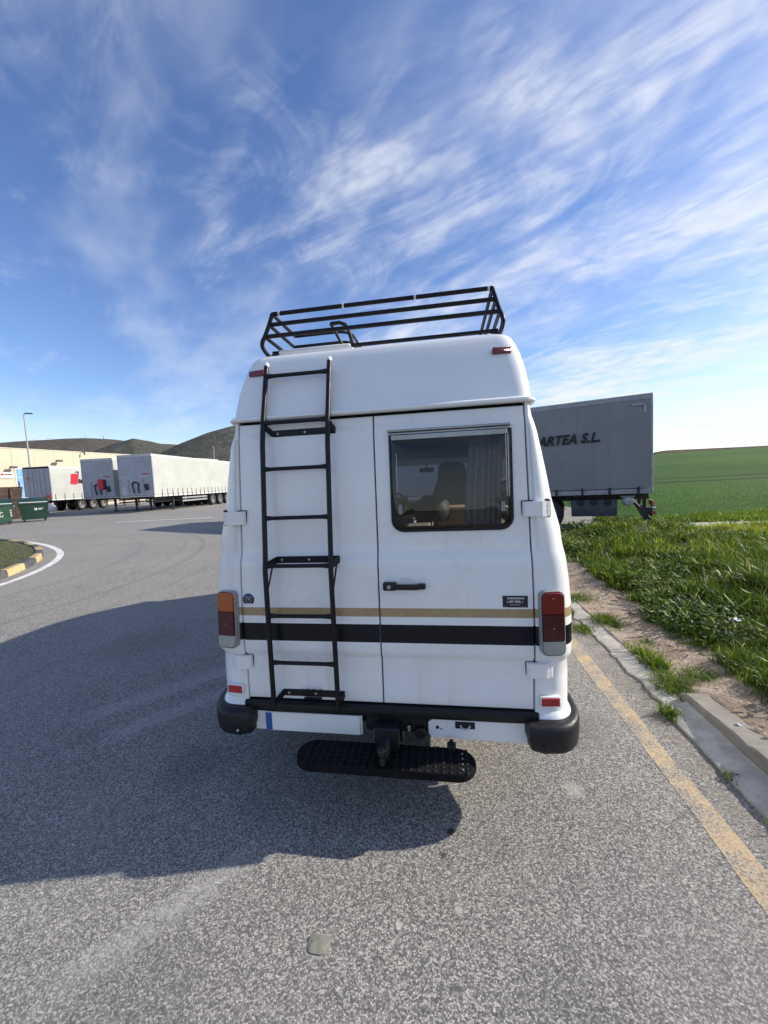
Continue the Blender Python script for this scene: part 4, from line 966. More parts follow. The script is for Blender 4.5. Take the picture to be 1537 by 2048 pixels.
# ------------------------------------------------------------------ background materials
def mk_tarp(name, a, b, seam=.35):
    t = NT(name); X, Y, Z = t.sepxyz(); f = t.noise(.9, 5, .6); c = t.mix(t.rng(f, .3, .7), a, b)
    st = t.noise(1.0, 4, .7, vec=t.mapped((5, 5, .35))); c = t.mix(t.rng(st, .55, .8, 0, .35), c, tuple(q*.6 for q in a))
    wv = t.n('ShaderNodeTexWave'); wv.bands_direction = 'X'; t.l(t.coord(), wv.inputs[0]); wv.inputs['Scale'].default_value = 1/(6.2832*.66)*3.1416*1.0; 
    sm = t.rng(wv.outputs['Fac'], .985, .999); c = t.mix(t.math('MULTIPLY', sm, seam), c, tuple(q*.72 for q in a))
    t.base(c); t.set(Roughness=.55)
    t.bump(t.math('ADD', t.noise(2.0, 4, .6, vec=t.mapped((1.5, 1, .6))), t.math('MULTIPLY', sm, .15)), .35, .06); return t.m
M_TG = mk_tarp('grey_tarpaulin', (.20, .202, .212), (.235, .238, .246), .3)
M_TW = mk_tarp('pale_tarpaulin', (.36, .375, .355), (.41, .425, .40), .15)
M_TRIMG = simple('trailer_frame_grey', (.30, .30, .315), .5, var=.15, metal=.2); M_TRW = simple('trailer_white', (.55, .56, .55), .5, var=.08)
M_BH = simple('bulkhead_grey', (.36, .375, .42), .5, var=.1, scale=1.5); M_CHAS = simple('chassis_black', (.018, .018, .02), .6, var=.4)
M_CHG = simple('chassis_blue_grey', (.045, .052, .065), .6, var=.25); M_RED = simple('red_print', (.60, .012, .030), .45, var=.06); M_INK = simple('black_print', (.008, .008, .010), .6, var=.1)
M_GRIM = simple('grey_rim', (.20, .20, .20), .55, metal=.2, var=.15); M_LAMPR = M_REFL; M_ORG = simple('orange_marking', (.60, .10, .03), .5)

def trailer(label, rear_c, u, z0, L_, floor, top, tarp, roofm, tilt=0.0, near=1, straps=.66, kind=None):
    """semitrailer: local +x runs to the front, +y to its left; `near` is the side (+1 / -1) turned to the road"""
    rz = math.atan2(u[1], u[0]); t = thing('semi_trailer', label, 'trailer', (rear_c[0], rear_c[1], z0), rz, 'curtain-sided trailers'); t.rotation_euler = (0, -tilt, rz)
    Wd = 1.25
    for s in (-1, 1):
        b = MB(); rows = []
        xs_ = np.linspace(.07, L_-.07, int(L_/.22))
        for z, bul in ((floor+.02, .0), (floor+.3, .008), ((floor+top)/2-.5, .018), ((floor+top)/2+.3, .018), (top-.45, .008), (top-.16, 0)):
            rows.append([(x, s*(Wd-.012+(1.6 if tarp is M_TG else 1)*bul*(.55+.45*math.sin(x*9.5)+.5*math.sin(x*3.1+z))), z) for x in xs_])
        b.grid(rows); b.build('curtain', tarp, t, 60)
    b = MB(); b.box2((0, -Wd, top-.16), (L_, -Wd+.07, top-.035), .01); b.box2((0, Wd-.07, top-.16), (L_, Wd, top-.035), .01); b.build('cant_rail', roofm, t)
    b = MB(); b.box2((.0, -Wd+.01, top-.035), (L_, Wd-.01, top-.005), .012); b.build('roof', M_TRW, t)
    b = MB(); b.box2((0, -Wd-.004, floor-.14), (L_, -Wd+.05, floor), .01); b.box2((0, Wd-.05, floor-.14), (L_, Wd+.004, floor), .01); b.box2((.05, -Wd+.05, floor-.1), (L_-.05, Wd-.05, floor-.02)); b.build('side_beam', M_TRIMG if tarp is M_TG else M_TRW, t)
    for x in (.0, L_-.07):
        for s in (-1, 1):
            b = MB(); b.box2((x, s*(Wd-.07), floor), (x+.07, s*(Wd+.003), top-.16), .008); b.build('corner_post', M_TRIMG, t)
    n = int((L_-.6)/straps)
    for k in range(n+1):
        x = .35+k*straps
        if x > L_-.2: break
        b = MB(); y = near*(Wd+.018); b.box2((x-.017, y-.006, floor-.16), (x+.017, y+.004, floor+.42 if tarp is not M_TG else floor+.02), .002); b.box2((x-.03, y-.004, floor-.13), (x+.03, y+.016, floor+.06), .004); b.build('strap', M_CHAS, t)
    b = MB(); b.box2((L_-.05, -Wd+.05, floor), (L_-.005, Wd-.05, top-.17), .01); fw_ = b.build('front_wall', M_BH, t)
    b = MB(); b.box2((L_-.02, -Wd, top-.17), (L_+.012, Wd, top-.01), .01); b.box2((L_-.005, -Wd+.05, floor+1.28), (L_+.010, Wd-.05, floor+1.31)); b.build('front_frame', M_TRW, t)
    for s in (-1, 1):
        b = MB(); b.box2((.0, s*.012, floor), (.045, s*(Wd-.075), top-.17), .01); b.tube([(-.03, s*.32, floor+.05), (-.03, s*.32, top-.2)], .016, 6); b.tube([(-.03, s*.75, floor+.05), (-.03, s*.75, top-.2)], .016, 6); b.build('rear_door', M_BH, t)
    b = MB(); b.box2((0, -.55, floor-.34), (L_*.72, -.42, floor-.10)); b.box2((0, .42, floor-.34), (L_*.72, .55, floor-.10)); b.box2((L_*.72, -.55, floor-.24), (L_-.3, -.42, floor-.10)); b.box2((L_*.72, .42, floor-.24), (L_-.3, .55, floor-.10))
    for k in range(9): b.box2((.4+k*1.5, -Wd+.06, floor-.19), (.48+k*1.5, Wd-.06, floor-.10))
    b.build('chassis', M_CHAS, t)
    wx = [3.05, 4.36, 5.67] if not kind else [2.75, 4.06, 5.37]
    for x in wx:
        for s in (-1, 1):
            o = wheel(t, (x, s*(Wd-.22), .50), .50, .36, s, M_GRIM); o.rotation_euler = (0, 0, R(90)); 
            o.rotation_euler = (0, 0, R(90)) if s > 0 else (0, 0, R(90))
        for s in (-1, 1):
            b = MB(); b.grid([[(x+.57*math.cos(R(a)), s*(Wd-.42), .50+.57*math.sin(R(a))), (x+.57*math.cos(R(a)), s*(Wd-.03), .50+.57*math.sin(R(a)))] for a in range(15, 170, 14)]); b.build('mudguard', M_CHAS, t, 60)
        b = MB(); b.cyl((x, -Wd+.3, .5), (x, Wd-.3, .5), .07, 10); b.build('axle', M_CHAS, t)
    for s in (-1, 1):
        b = MB(); b.box2((L_-2.62, s*.82, .35), (L_-2.48, s*.96, floor-.1), .01); b.box2((L_-2.59, s*.85, .05), (L_-2.51, s*.93, .4)); b.box2((L_-2.70, s*.76, 0), (L_-2.40, s*1.02, .05), .01); b.build('landing_leg', M_CHAS, t)
        b = MB(); b.box2((wx[-1]+1.0, s*(Wd-.05), .55), (L_-3.3, s*(Wd-.08), .67), .01); b.box2((wx[-1]+1.0, s*(Wd-.05), .78), (L_-3.3, s*(Wd-.08), .90), .01)
        for x in (wx[-1]+1.4, L_-3.8): b.box2((x, s*(Wd-.09), .55), (x+.06, s*(Wd-.13), floor-.1))
        b.build('side_guard', M_TRIMG if tarp is not M_TG else M_CHAS, t)
    b = MB(); b.box2((.02, -1.18, .50), (.12, 1.18, .64), .015); b.box2((.06, -.52, .5), (.14, -.44, floor-.1)); b.box2((.06, .44, .5), (.14, .52, floor-.1)); bu = b.build('rear_bumper', M_CHAS, t)
    for s in (-1, 1):
        b = MB(); b.box2((-.02, s*.72, .70), (.03, s*1.16, .86), .012); b.build('tail_lamp', M_LAMPR, t)
    return t

UL = (.082, -.997)
t3 = trailer('pale curtain-sided trailer nearest the van on the left, grey front wall with hanging air hoses', (-20.65+.6*0-.082*13.6, 21.8+.997*13.6), UL, .33, 13.6, 1.18, 4.02, M_TW, M_TRW, straps=.62)
t2 = trailer('grey-fronted trailer with a red box on its front wall, second from the van', (-24.75-.082*13.6, 22.9+.997*13.6), UL, .33, 13.6, 1.18, 4.02, M_TW, M_TRW, straps=.62)
t1 = trailer('white trailer with red logo on its side, standing behind the green bins', (-34.45, 26.5), (-.082, .997), .33, 13.6, 1.18, 4.02, M_TW, M_TRW, near=-1, straps=.9)
tr = trailer('dark grey curtain-sided trailer with black lettering standing crosswise right of the van', (6.44, 10.93), (-.958, .286), 0.0, 12.6, 1.20, 3.81, M_TG, M_TRIMG, tilt=-R(.55), straps=.70, kind=1)
# details of the two front walls
def front_bits(t, red=False, mark=False):
    L_ = 13.6; x = L_
    for s, y0 in ((1, .55), (1, -.55)):
        b = MB(); b.tube([(x+.02, y0, 1.25), (x+.02, y0, 2.15), (x+.03, y0+.06, 2.25), (x+.03, y0, 2.32), (x+.03, y0-.06, 2.22), (x+.02, y0, 2.1)], .014, 6); b.build('air_hose', M_TRIMG, t)
    b = MB(); b.tube([(x+.05, -.28, 2.0), (x+.10, -.10, 2.12), (x+.10, .10, 2.10), (x+.05, .20, 1.95)], .05, 8); b.tube([(x+.05, -.28, 2.0), (x+.08, -.22, 1.75), (x+.06, -.14, 1.35)], .045, 6); b.tube([(x+.05, .20, 1.95), (x+.08, .17, 1.7), (x+.06, .20, 1.35)], .045, 6); b.build('cable_coil', M_CHAS, t, 60)
    b = MB(); b.box((x+.05, .78, 1.75), (.06, .30, .42), .02, M=Matrix.Translation((x+.05, .78, 1.75)) @ Matrix.Rotation(R(12), 4, 'X') @ Matrix.Translation((-x-.05, -.78, -1.75))); b.build('document_box', M_CHAS, t)
    b = MB(); b.box2((x-.004, .45, 2.62), (x+.004, .95, 2.70)); b.build('red_label', M_RED, t)
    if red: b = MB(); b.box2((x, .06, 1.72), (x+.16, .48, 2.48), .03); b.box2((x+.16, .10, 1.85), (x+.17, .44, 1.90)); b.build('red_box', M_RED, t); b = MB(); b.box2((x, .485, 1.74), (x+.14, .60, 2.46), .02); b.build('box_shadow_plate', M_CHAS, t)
    if mark:
        b = MB(); b.add([(x+.004, -1.05, 1.62), (x+.004, -.80, 1.62), (x+.004, -.92, 1.85)], [(0, 1, 2)]); b.box2((x-.004, -1.08, 1.46), (x+.005, -.74, 1.56)); b.box2((x-.004, -1.08, 1.30), (x+.005, -.74, 1.41)); b.build('white_print', M_TRW, t, join=True)
    b = MB()
    for k in range(7): b.box((x+.02, -1.1+k*.37, 3.95), (.03, .05, .03))
    b.build('marker_lamp', M_CHAS, t)
front_bits(t3, mark=True); front_bits(t2, red=True)
# logo and lettering; M_side maps text (x right, y up) onto a trailer side
def side_M(t, near, x, z, flip):
    # near=+1: outward normal +y; reading direction runs to local -x ; near=-1: normal -y, reading runs to +x
    d = -1 if near > 0 else 1
    return Matrix(((d, 0, 0, x), (0, 0, near, near*1.275), (0, 1, 0, z), (0, 0, 0, 1)))
tb = text_mb('MENDARTEA S.L.', .375, Matrix(), .30, .017, .003, 1.09); wid = max(v.x for v in tb.v)
Mt = side_M(tr, 1, 1.28+wid*.86, 2.60, 0); Mt[1][3] = 1.30; tb.v = [Mt @ Vector((v.x*.86, v.y, v.z)) for v in tb.v]; tb.build('lettering', M_INK, tr, 0, join=True)
b = MB(); b.box2((.16, 1.274, 3.30), (.21, 1.280, 3.55)); b.box2((.16, 1.274, 3.51), (.50, 1.280, 3.55)); b.build('corner_patch', simple('pale_patch', (.42, .42, .42), .5), tr)
Mt = side_M(t1, -1, 2.75, 2.50, 0); Mt[1][3] = -1.30; text_mb('MENDARTEA', .62, Mt, .28, .012, .003, 1.0).build('lettering', M_INK, t1, 0, join=True)
b = MB(); Ms = side_M(t1, -1, 0, 0, 0)
Ms[1][3] = -1.30
b.add([(1.95, 2.45, .004), (2.65, 2.45, .004), (2.78, 3.40, .004), (2.10, 3.40, .004)], [(0, 1, 2, 3)], M=Ms); b.build('logo', M_RED, t1, 0)
b = MB(); b.add([(2.66, 2.60, .006), (2.73, 2.60, .006), (2.92, 3.62, .006), (2.60, 3.62, .006), (2.58, 3.54, .006), (2.83, 3.54, .006)], [(0, 1, 2, 5), (5, 2, 3, 4)], M=Ms); b.build('logo_edge', M_INK, t1, 0, join=True)
b = MB(); b.box2((-.012, .62, 3.00), (.0, .92, 3.02)); 
for k in range(3): b.box2((-.010, -.05+.1*k, 2.98-.16*k), (.0, .62-.05*k, 3.03-.16*k))
b.build('small_print', M_TRIMG, t1, join=True)
b = MB(); b.add([(-.012, .70, 2.96), (-.012, .95, 2.96), (-.012, .90, 3.16), (-.012, .65, 3.16)], [(0, 1, 2, 3)]); b.build('small_logo', M_RED, t1)
b = MB(); b.box2((-.03, -1.2, 1.22), (.0, -.55, 1.52), .01); b.build('rear_marking', M_ORG, t1)
# under-body gear of the crosswise trailer
b = MB(); b.box2((.85, .75, .42), (2.05, 1.18, .92), .04, seg=2); b.build('tool_box', M_CHG, tr)
for k in range(3):
    b = MB(); b.lathe([(0, 0), (.07, 0), (.09, -.01), (.09, .03)], 14, axis='y', M=Matrix.Translation((1.1+.35*k, 1.185, .84))); b.build('box_cap', M_CHAS, tr)
b = MB(); b.lathe([(0, .30), (.10, .29), (.155, .22), (.16, .06), (.12, 0), (0, 0)], 18, axis='y', M=Matrix.Translation((.58, .92, .86))); b.box2((.40, 1.0, .96), (.76, 1.08, 1.0), .01); b.build('lamp_drum', simple('drum_grey', (.36, .36, .36), .45, metal=.3), tr)
b = MB(); b.tube([(.55, 1.05, .95), (.28, 1.05, .62), (.10, 1.05, .52)], .045, 8); b.box2((.0, .85, .30), (.22, 1.15, .62), .03); b.add([(.04, .8, .62), (.34, .8, .62), (.10, .8, .12), (.04, .8, .12), (.04, 1.16, .62), (.34, 1.16, .62), (.10, 1.16, .12), (.04, 1.16, .12)], [(0,1,2,3), (7,6,5,4), (0,4,5,1), (1,5,6,2), (2,6,7,3), (3,7,4,0)]); b.build('mud_flap', M_CHAS, tr)
b = MB(); b.box2((-.06, .98, .60), (.02, 1.20, .72), .02, seg=2); b.box2((-.08, 1.0, .47), (.02, 1.22, .56), .02, seg=2); b.build('lamp_cluster', M_CHAS, tr)
for z in (.66, .515):
    b = MB(); b.box2((-.05, 1.20, z-.025), (.03, 1.235, z+.025), .008); b.build('lamp_lens', M_WPL if z > .6 else M_REFL, tr)

# ------------------------------------------------------------------ warehouse
M_WALL = None
def mk_wall():
    t = NT('cream_precast'); X, Y, Z = t.sepxyz(); f = t.noise(.35, 5, .6); c = t.mix(t.rng(f, .3, .7), (.50, .425, .325), (.56, .48, .37))
    st = t.noise(1.0, 5, .7, vec=t.mapped((2.2, 2.2, .12))); hi = t.rng(Z, 4.0, 7.3); c = t.mix(t.math('MULTIPLY', t.rng(st, .52, .8, 0, .8), t.math('ADD', .15, t.math('MULTIPLY', hi, .7))), c, (.42, .26, .15))
    t.base(c); t.set(Roughness=.9); t.bump(t.noise(30, 4), .3, .01); return t.m
M_WALL = mk_wall()
P0, D_ = Vector((-48.5, 34.5)), Vector((.158, .987)).normalized()
wrz = math.atan2(D_.y, D_.x)
wh = thing('warehouse', 'cream concrete warehouse with vertical panel joints behind the trailers', 'building', (P0.x, P0.y, .33), wrz)
# local +x along the wall, -y towards the road
xs_ = [0.9+2.2*k for k in range(-14, 16)]
b = MB(); b.box2((xs_[0], .22, 0), (xs_[-1], 32, 6.9)); b.build('building_core', M_WALL, wh)
for a, c in zip(xs_[:-1], xs_[1:]):
    b = MB(); dd = random.uniform(-.006, .006); b.box2((a+.006, dd, 0), (c-.006, .2, 7.05+random.uniform(-.005, .005)), .005); b.build('wall_panel', M_WALL, wh)
b = MB(); b.box2((xs_[0]-.05, -.06, 7.06), (xs_[-1]+.05, .35, 7.14), .01); b.build('coping', simple('pale_coping', (.66, .60, .50), .8), wh)
M_BDOOR = simple('blue_door_paint', (.13, .32, .62), .5, var=.08)
b = MB(); b.box2((1.05, -.05, 0), (4.6, -.01, 4.86), .01); b.build('door_frame', M_TRW, wh)
for k in range(5):
    for j in range(2):
        b = MB(); b.box2((1.18+j*1.7, -.085, .05+k*.95), (2.80+j*1.7, -.055, .93+k*.95), .01); b.build('door_panel', M_BDOOR, wh)
b = MB(); b.box2((-.55, -.10, 3.66), (.86, -.02, 4.36), .01); sg_ = b.build('sign_board', M_TRW, wh)
b = MB(); b.add([(-.38, -.104, 3.98), (-.10, -.104, 3.98), (-.06, -.104, 4.22), (-.32, -.104, 4.22)], [(0, 1, 2, 3)]); b.build('sign_logo', M_RED, sg_)
b = MB(); b.box2((-.04, -.106, 4.04), (.74, -.101, 4.15)); b.build('sign_lettering', M_INK, sg_)
for x, z in ((5.4, 5.75), (.6, 4.85)):
    b = MB(); b.tube([(x, 0, z-.05), (x, -.45, z+.02)], .04, 6); b.box((x+.05, -.62, z+.05), (.65, .4, .22), .05, M=None); b.build('flood_light', M_CHG, wh)
b = MB(); b.tube([(8.6, -.1, 7.1), (8.6, -.5, 7.05)], .035, 6); b.box((8.6, -.55, 6.9), (.12, .22, .35), .03); b.build('bracket', M_CHG, wh)

# ------------------------------------------------------------------ bins, skip, car
def mk_green(name, a): 
    t = NT(name); c = t.mix(t.rng(t.noise(2.5, 5), .3, .7), a, tuple(q*1.5 for q in a)); c = t.mix(t.rng(t.noise(11, 5, .7), .58, .8, 0, .22), c, (.12, .16, .13)); t.base(c); t.set(Roughness=.45); t.bump(t.noise(3, 3), .2, .03); return t.m
M_GB1, M_GB2 = mk_green('bin_green_worn', (.016, .056, .034)), mk_green('bin_green_dark', (.006, .026, .017))
def bin_(label, x, y, rz, mt, lid_m):
    t = thing('waste_container', label, 'bin', (x, y, .33), rz, 'green waste containers')
    # local -y faces the road, width along x
    b = MB(); rows = []
    for z, w_, d in ((.14, .52, .40), (.16, .545, .43), (.6, .60, .47), (.98, .64, .50), (1.0, .67, .53), (1.06, .67, .53)):
        rows.append([(-w_, -d, z), (-w_*.5, -d-.012, z), (0, -d-.015, z), (w_*.5, -d-.012, z), (w_, -d, z), (w_, d, z), (-w_, d, z)])
    b.grid(rows, closed=True); b.add(rows[0], [tuple(range(7))]); bo = b.build('body', mt, t, 30)
    b = MB(); sec = [(-.53, 1.065)]+[(-.53*math.cos(R(a)), 1.065+.31*math.sin(R(a))**.8) for a in range(8, 180, 12)]+[(.53, 1.065)]
    b.grid([[(x_, p[0]*q, 1.065+(p[1]-1.065)*q2) for p in sec] for x_, q, q2 in ((-.67, .97, .9), (-.655, 1, .98), (-.2, 1, 1), (.2, 1, 1), (.655, 1, .98), (.67, .97, .9))])
    for x_ in (-.67, .67): b.add([(x_, p[0]*.97, 1.065+(p[1]-1.065)*.9) for p in sec], [tuple(range(len(sec)))])
    b.build('lid', lid_m, t, 40)
    b = MB(); b.box2((-.60, -.555, 1.09), (.60, -.535, 1.14), .006); b.build('lid_strip', simple('pale_strip', (.42, .50, .55), .5), t)
    for sx in (-1, 1):
        for sy in (-1, 1):
            b = MB(); b.cyl((sx*.45-.03, sy*.33, .09), (sx*.45+.03, sy*.33, .09), .09, 12); b.box2((sx*.45-.05, sy*.33-.04, .08), (sx*.45+.05, sy*.33+.04, .17), .01); b.build('castor', M_CHAS, t)
        b = MB(); b.cyl((sx*.66, 0, .95), (sx*.75, 0, .95), .03, 10); b.build('lifting_pin', M_STEEL, t)
    return t
brz = R(-51)+math.pi*0
b2 = bin_('dark green waste container with small white emblem, nearer the trailers', -23.25, 17.0, R(52), M_GB2, M_GB2)
b1 = bin_('faded green waste container with white scrawl on its front, left of the darker one', -23.45, 15.25, R(56), M_GB1, M_GB2)
def bface(z): return -.478-.03*(z-.6)/.4-.012
b = MB(); y = -.502; b.box2((.02, y, .66), (.07, y+.02, .78)); b.box2((.09, y, .66), (.14, y+.02, .78)); b.box2((.02, y, .70), (.14, y+.02, .73)); b.box2((.18, y, .74), (.40, y+.02, .765)); b.box2((.18, y, .68), (.34, y+.02, .70)); b.build('white_emblem', M_WPL, b2, join=True)
b = MB(); y = -.505
for pts in ([(-.10, .85), (-.12, .45)], [(-.22, .60), (.02, .66)], [(-.20, .84), (-.26, .70), (-.16, .72)], [(-.02, .52), (.02, .42), (-.30, .44)]):
    b.tube([(p[0]+.2, y+.012-.02*(p[1]-.6), p[1]) for p in pts], .018, 5)
b.build('scrawl', M_WPL, b1, join=True)
b = MB()
for k in range(4): b.box2((.49, -.505, .42+.1*k), (.56, -.468, .47+.1*k))
b.build('hazard_tape', M_TRW, b1)
sk = thing('skip_container', 'rusty brown open container standing behind the green bins', 'container', (-29.6, 19.1, .33), R(52))
M_RUST = simple('rusty_steel', (.075, .045, .032), .8, var=.4, scale=5)
b = MB(); b.add([(-1.9, -.9, 0), (1.6, -.9, 0), (1.6, .9, 0), (-1.9, .9, 0), (-2.3, -1, 2.15), (1.9, -1, 2.15), (1.9, 1, 2.15), (-2.3, 1, 2.15), (-2.2, -.9, 2.15), (1.8, -.9, 2.15), (1.8, .9, 2.15), (-2.2, .9, 2.15), (-1.8, -.8, .1), (1.5, -.8, .1), (1.5, .8, .1), (-1.8, .8, .1)], [(0,1,2,3), (0,1,5,4), (1,2,6,5), (2,3,7,6), (3,0,4,7), (4,5,9,8), (5,6,10,9), (6,7,11,10), (7,4,8,11), (8,9,13,12), (9,10,14,13), (10,11,15,14), (11,8,12,15), (12,13,14,15)]); b.build('shell', M_RUST, sk, 20)
for x in (-1.4, -.5, .4, 1.3): b = MB(); b.box2((x-.05, -1.06, .1), (x+.05, -.93, 2.1), .01); b.build('rib', M_RUST, sk)
b = MB(); b.tube([(1.75, -1.0, 2.1), (1.75, -1.0, 2.5)], .05, 6); b.build('post', M_RUST, sk)
car = thing('parked_car', 'white car half hidden behind the green bins', 'car', (-31.2, 22.3, .33), R(38))
M_CARP = simple('car_white', (.72, .72, .72), .3, var=.03, coat=.6)
b = MB(); rows = []
for x, zt, w_ in ((-2.0, .62, .70), (-1.95, .95, .80), (-1.75, 1.38, .72), (-1.2, 1.50, .68), (-.2, 1.52, .68), (.45, 1.42, .70), (1.05, 1.00, .82), (1.9, .82, .80), (2.1, .60, .72)):
    rows.append([(x, -w_*1.08 if zt > 1 else -w_, .28), (x, -max(.80, w_), .55), (x, -max(.82, w_) if abs(x) < 1.9 else -w_, min(.92, zt-.05)), (x, -w_, zt-.06), (x, -w_*.85, zt), (x, w_*.85, zt), (x, w_, zt-.06), (x, max(.82, w_) if abs(x) < 1.9 else w_, min(.92, zt-.05)), (x, max(.80, w_), .55), (x, w_*1.08 if zt > 1 else w_, .28)])
b.grid(rows); b.add(rows[0], [tuple(range(10))]); b.add(rows[-1], [tuple(range(10))]); b.build('body', M_CARP, car, 30)
M_CGL = simple('dark_glass', (.02, .025, .03), .08, var=.1)
for s in (-1, 1): b = MB(); b.add([(-1.5, s*.80, 1.0), (.85, s*.82, 1.0), (.3, s*.722, 1.38), (-1.3, s*.722, 1.42)], [(0, 1, 2, 3)]); b.build('side_window', M_CGL, car)
b = MB(); b.add([(-1.99, -.6, 1.02), (-1.99, .6, 1.02), (-1.80, .55, 1.36), (-1.80, -.55, 1.36)], [(0, 1, 2, 3)]); b.build('rear_window', M_CGL, car)
for x in (-1.3, 1.3):
    for s in (-1, 1):
        o = wheel(car, (x, s*.76, .31), .31, .19, s); o.rotation_euler = (0, 0, R(90))

# ------------------------------------------------------------------ lamp posts, wind turbines
M_GALV = simple('galvanised_steel', (.33, .34, .36), .5, metal=.5, var=.12)
def lamp(label, x, y, h, arm):
    t = thing('lamp_post', label, 'lamp post', (x, y, .33))
    b = MB(); b.tube([(0, 0, 0), (0, 0, 1.2), (0, 0, h)], [.12, .10, .055], 10); b.box2((-.2, -.2, 0), (.2, .2, .04)); b.build('pole', M_GALV, t, 60)
    b = MB(); a = Vector((arm[0], arm[1], 0)); b.tube([(0, 0, h-.05), tuple(a*.3+Vector((0, 0, h+.05))), tuple(a*.7+Vector((0, 0, h+.08)))], .04, 8); b.build('arm', M_GALV, t, 60)
    b = MB(); rz = math.atan2(arm[1], arm[0]); b.box((.75*a.length+.1, 0, h+.09), (.62, .28, .12), .04, M=Matrix.Rotation(rz, 4, 'Z'), seg=2); b.build('lamp_head', M_CHG, t)
lamp('tall street lamp in front of the cream warehouse wall', -42.3, 32.4, 10.0, (.32, .24)); lamp('distant street lamp rising behind the pale trailer, beside the van', -47.7, 74.1, 10.4, (-.3, -.3))
for k, (az, el, nm) in enumerate(((-51.97, 6.2, 'leftmost of the five on the far ridge'), (-50.59, 6.45, 'second from the left on the far ridge'), (-49.37, 6.6, 'middle one of the five on the far ridge'), (-46.0, 6.95, 'second from the right on the far ridge'), (-44.33, 7.05, 'rightmost of the five on the far ridge'))):
    d = 2720; x, y = CX+d*math.sin(R(az)), CY+d*math.cos(R(az)); zh = 1.7+d*math.tan(R(el-.15)); z0 = zh-62
    t = thing('wind_turbine', 'tiny white wind turbine, '+nm, 'wind turbine', (x, y, z0), R(-az), 'wind turbines on the ridge')
    b = MB(); b.tube([(0, 0, -30), (0, 0, 62)], [2.6, 1.5], 8); b.build('tower', M_TRW, t, 60)
    b = MB(); b.box((0, 1.5, 62.5), (3, 8, 3.2), .6); b.build('nacelle', M_TRW, t)
    for j in range(3):
        a = R(20+k*37+120*j); dx, dz_ = math.sin(a), math.cos(a); b = MB(); b.tube([(0, -3, 62.5), (dx*8, -3, 62.5+dz_*8), (dx*33, -3, 62.5+dz_*33)], [1.0, 1.5, .4], 6); b.build('blade', M_TRW, t, 60)

# ------------------------------------------------------------------ plants
def blades(name, pos, h, w_, lean, tint, mat, parent=None, seg=2, flat=None):
    n = len(pos); az = rng.random(n)*2*np.pi; la = rng.random(n)*2*np.pi
    side = np.stack([np.cos(az), np.sin(az), np.zeros(n)], 1)*(w_/2)[:, None]
    ld = np.stack([np.cos(la), np.sin(la), np.zeros(n)], 1)
    up = np.array([0, 0, 1.])
    p0 = pos; p1 = pos+ld*(lean*h*.28)[:, None]+up*(h*.55)[:, None]; p2 = pos+ld*(lean*h)[:, None]+up*(h*(1-.35*lean))[:, None]
    V = np.stack([p0-side, p0+side, p1+side*.85, p1-side*.85, p2], 1).reshape(-1, 3)
    base = np.arange(n)*5
    quads = np.stack([base, base+1, base+2, base+3], 1); tris = np.stack([base+3, base+2, base+4], 1)
    loops = np.concatenate([quads, tris], 1).ravel(); ls = np.stack([np.arange(n)*7, np.arange(n)*7+4], 1).ravel()
    me = bpy.data.meshes.new(name); me.vertices.add(len(V)); me.vertices.foreach_set('co', V.ravel().astype(np.float32))
    me.loops.add(len(loops)); me.loops.foreach_set('vertex_index', loops.astype(np.int32)); me.polygons.add(2*n); me.polygons.foreach_set('loop_start', ls.astype(np.int32))
    me.update(calc_edges=True); me.materials.append(mat); me.shade_smooth()
    a = me.attributes.new('tint', 'FLOAT', 'POINT'); a.data.foreach_set('value', np.repeat(np.clip(tint, 0, 1), 5).astype(np.float32))
    o = bpy.data.objects.new(name, me); COL.objects.link(o)
    if parent: o.parent = parent
    return o
def leaves(name, pos, ln, wd, pitch, tint, mat):
    """broad leaves: a folded six-corner blade each"""
    n = len(pos); az = rng.random(n)*2*np.pi
    d = np.stack([np.cos(az)*np.cos(pitch), np.sin(az)*np.cos(pitch), np.sin(pitch)], 1); s = np.stack([-np.sin(az), np.cos(az), np.zeros(n)], 1)
    up = np.cross(d, s)*-1
    L1 = ln[:, None]; W1 = wd[:, None]
    V = np.stack([pos, pos+d*L1*.4+s*W1*.5+up*W1*.15, pos+d*L1*.8+s*W1*.33-up*W1*.1, pos+d*L1-up*L1*.15, pos+d*L1*.8-s*W1*.33-up*W1*.1, pos+d*L1*.4-s*W1*.5+up*W1*.15], 1).reshape(-1, 3)
    b0 = np.arange(n)*6
    F = np.stack([np.stack([b0, b0+1, b0+2, b0+3], 1), np.stack([b0, b0+3, b0+4, b0+5], 1)], 1).reshape(-1, 4)
    me = bpy.data.meshes.new(name); me.vertices.add(len(V)); me.vertices.foreach_set('co', V.ravel().astype(np.float32))
    me.loops.add(F.size); me.loops.foreach_set('vertex_index', F.ravel().astype(np.int32)); me.polygons.add(len(F)); me.polygons.foreach_set('loop_start', np.arange(0, F.size, 4, dtype=np.int32))
    me.update(calc_edges=True); me.materials.append(mat); me.shade_smooth()
    a = me.attributes.new('tint', 'FLOAT', 'POINT'); a.data.foreach_set('value', np.repeat(np.clip(tint, 0, 1), 6).astype(np.float32))
    o = bpy.data.objects.new(name, me); COL.objects.link(o); return o
def scatter(n, x0, x1, y0, y1, dens):
    x = rng.uniform(x0, x1, n); y = rng.uniform(y0, y1, n); k = rng.random(n) < dens(x, y); return x[k], y[k]
def clump(x, y): return fbm(x*2.2+1, y*2.2+7, 3)
def visible(x, y):       # keep to what the camera could see, with a generous margin
    a = np.degrees(np.arctan2(x-CX, y-CY)); return (a < 66) & (x > 2.03)
parts = []
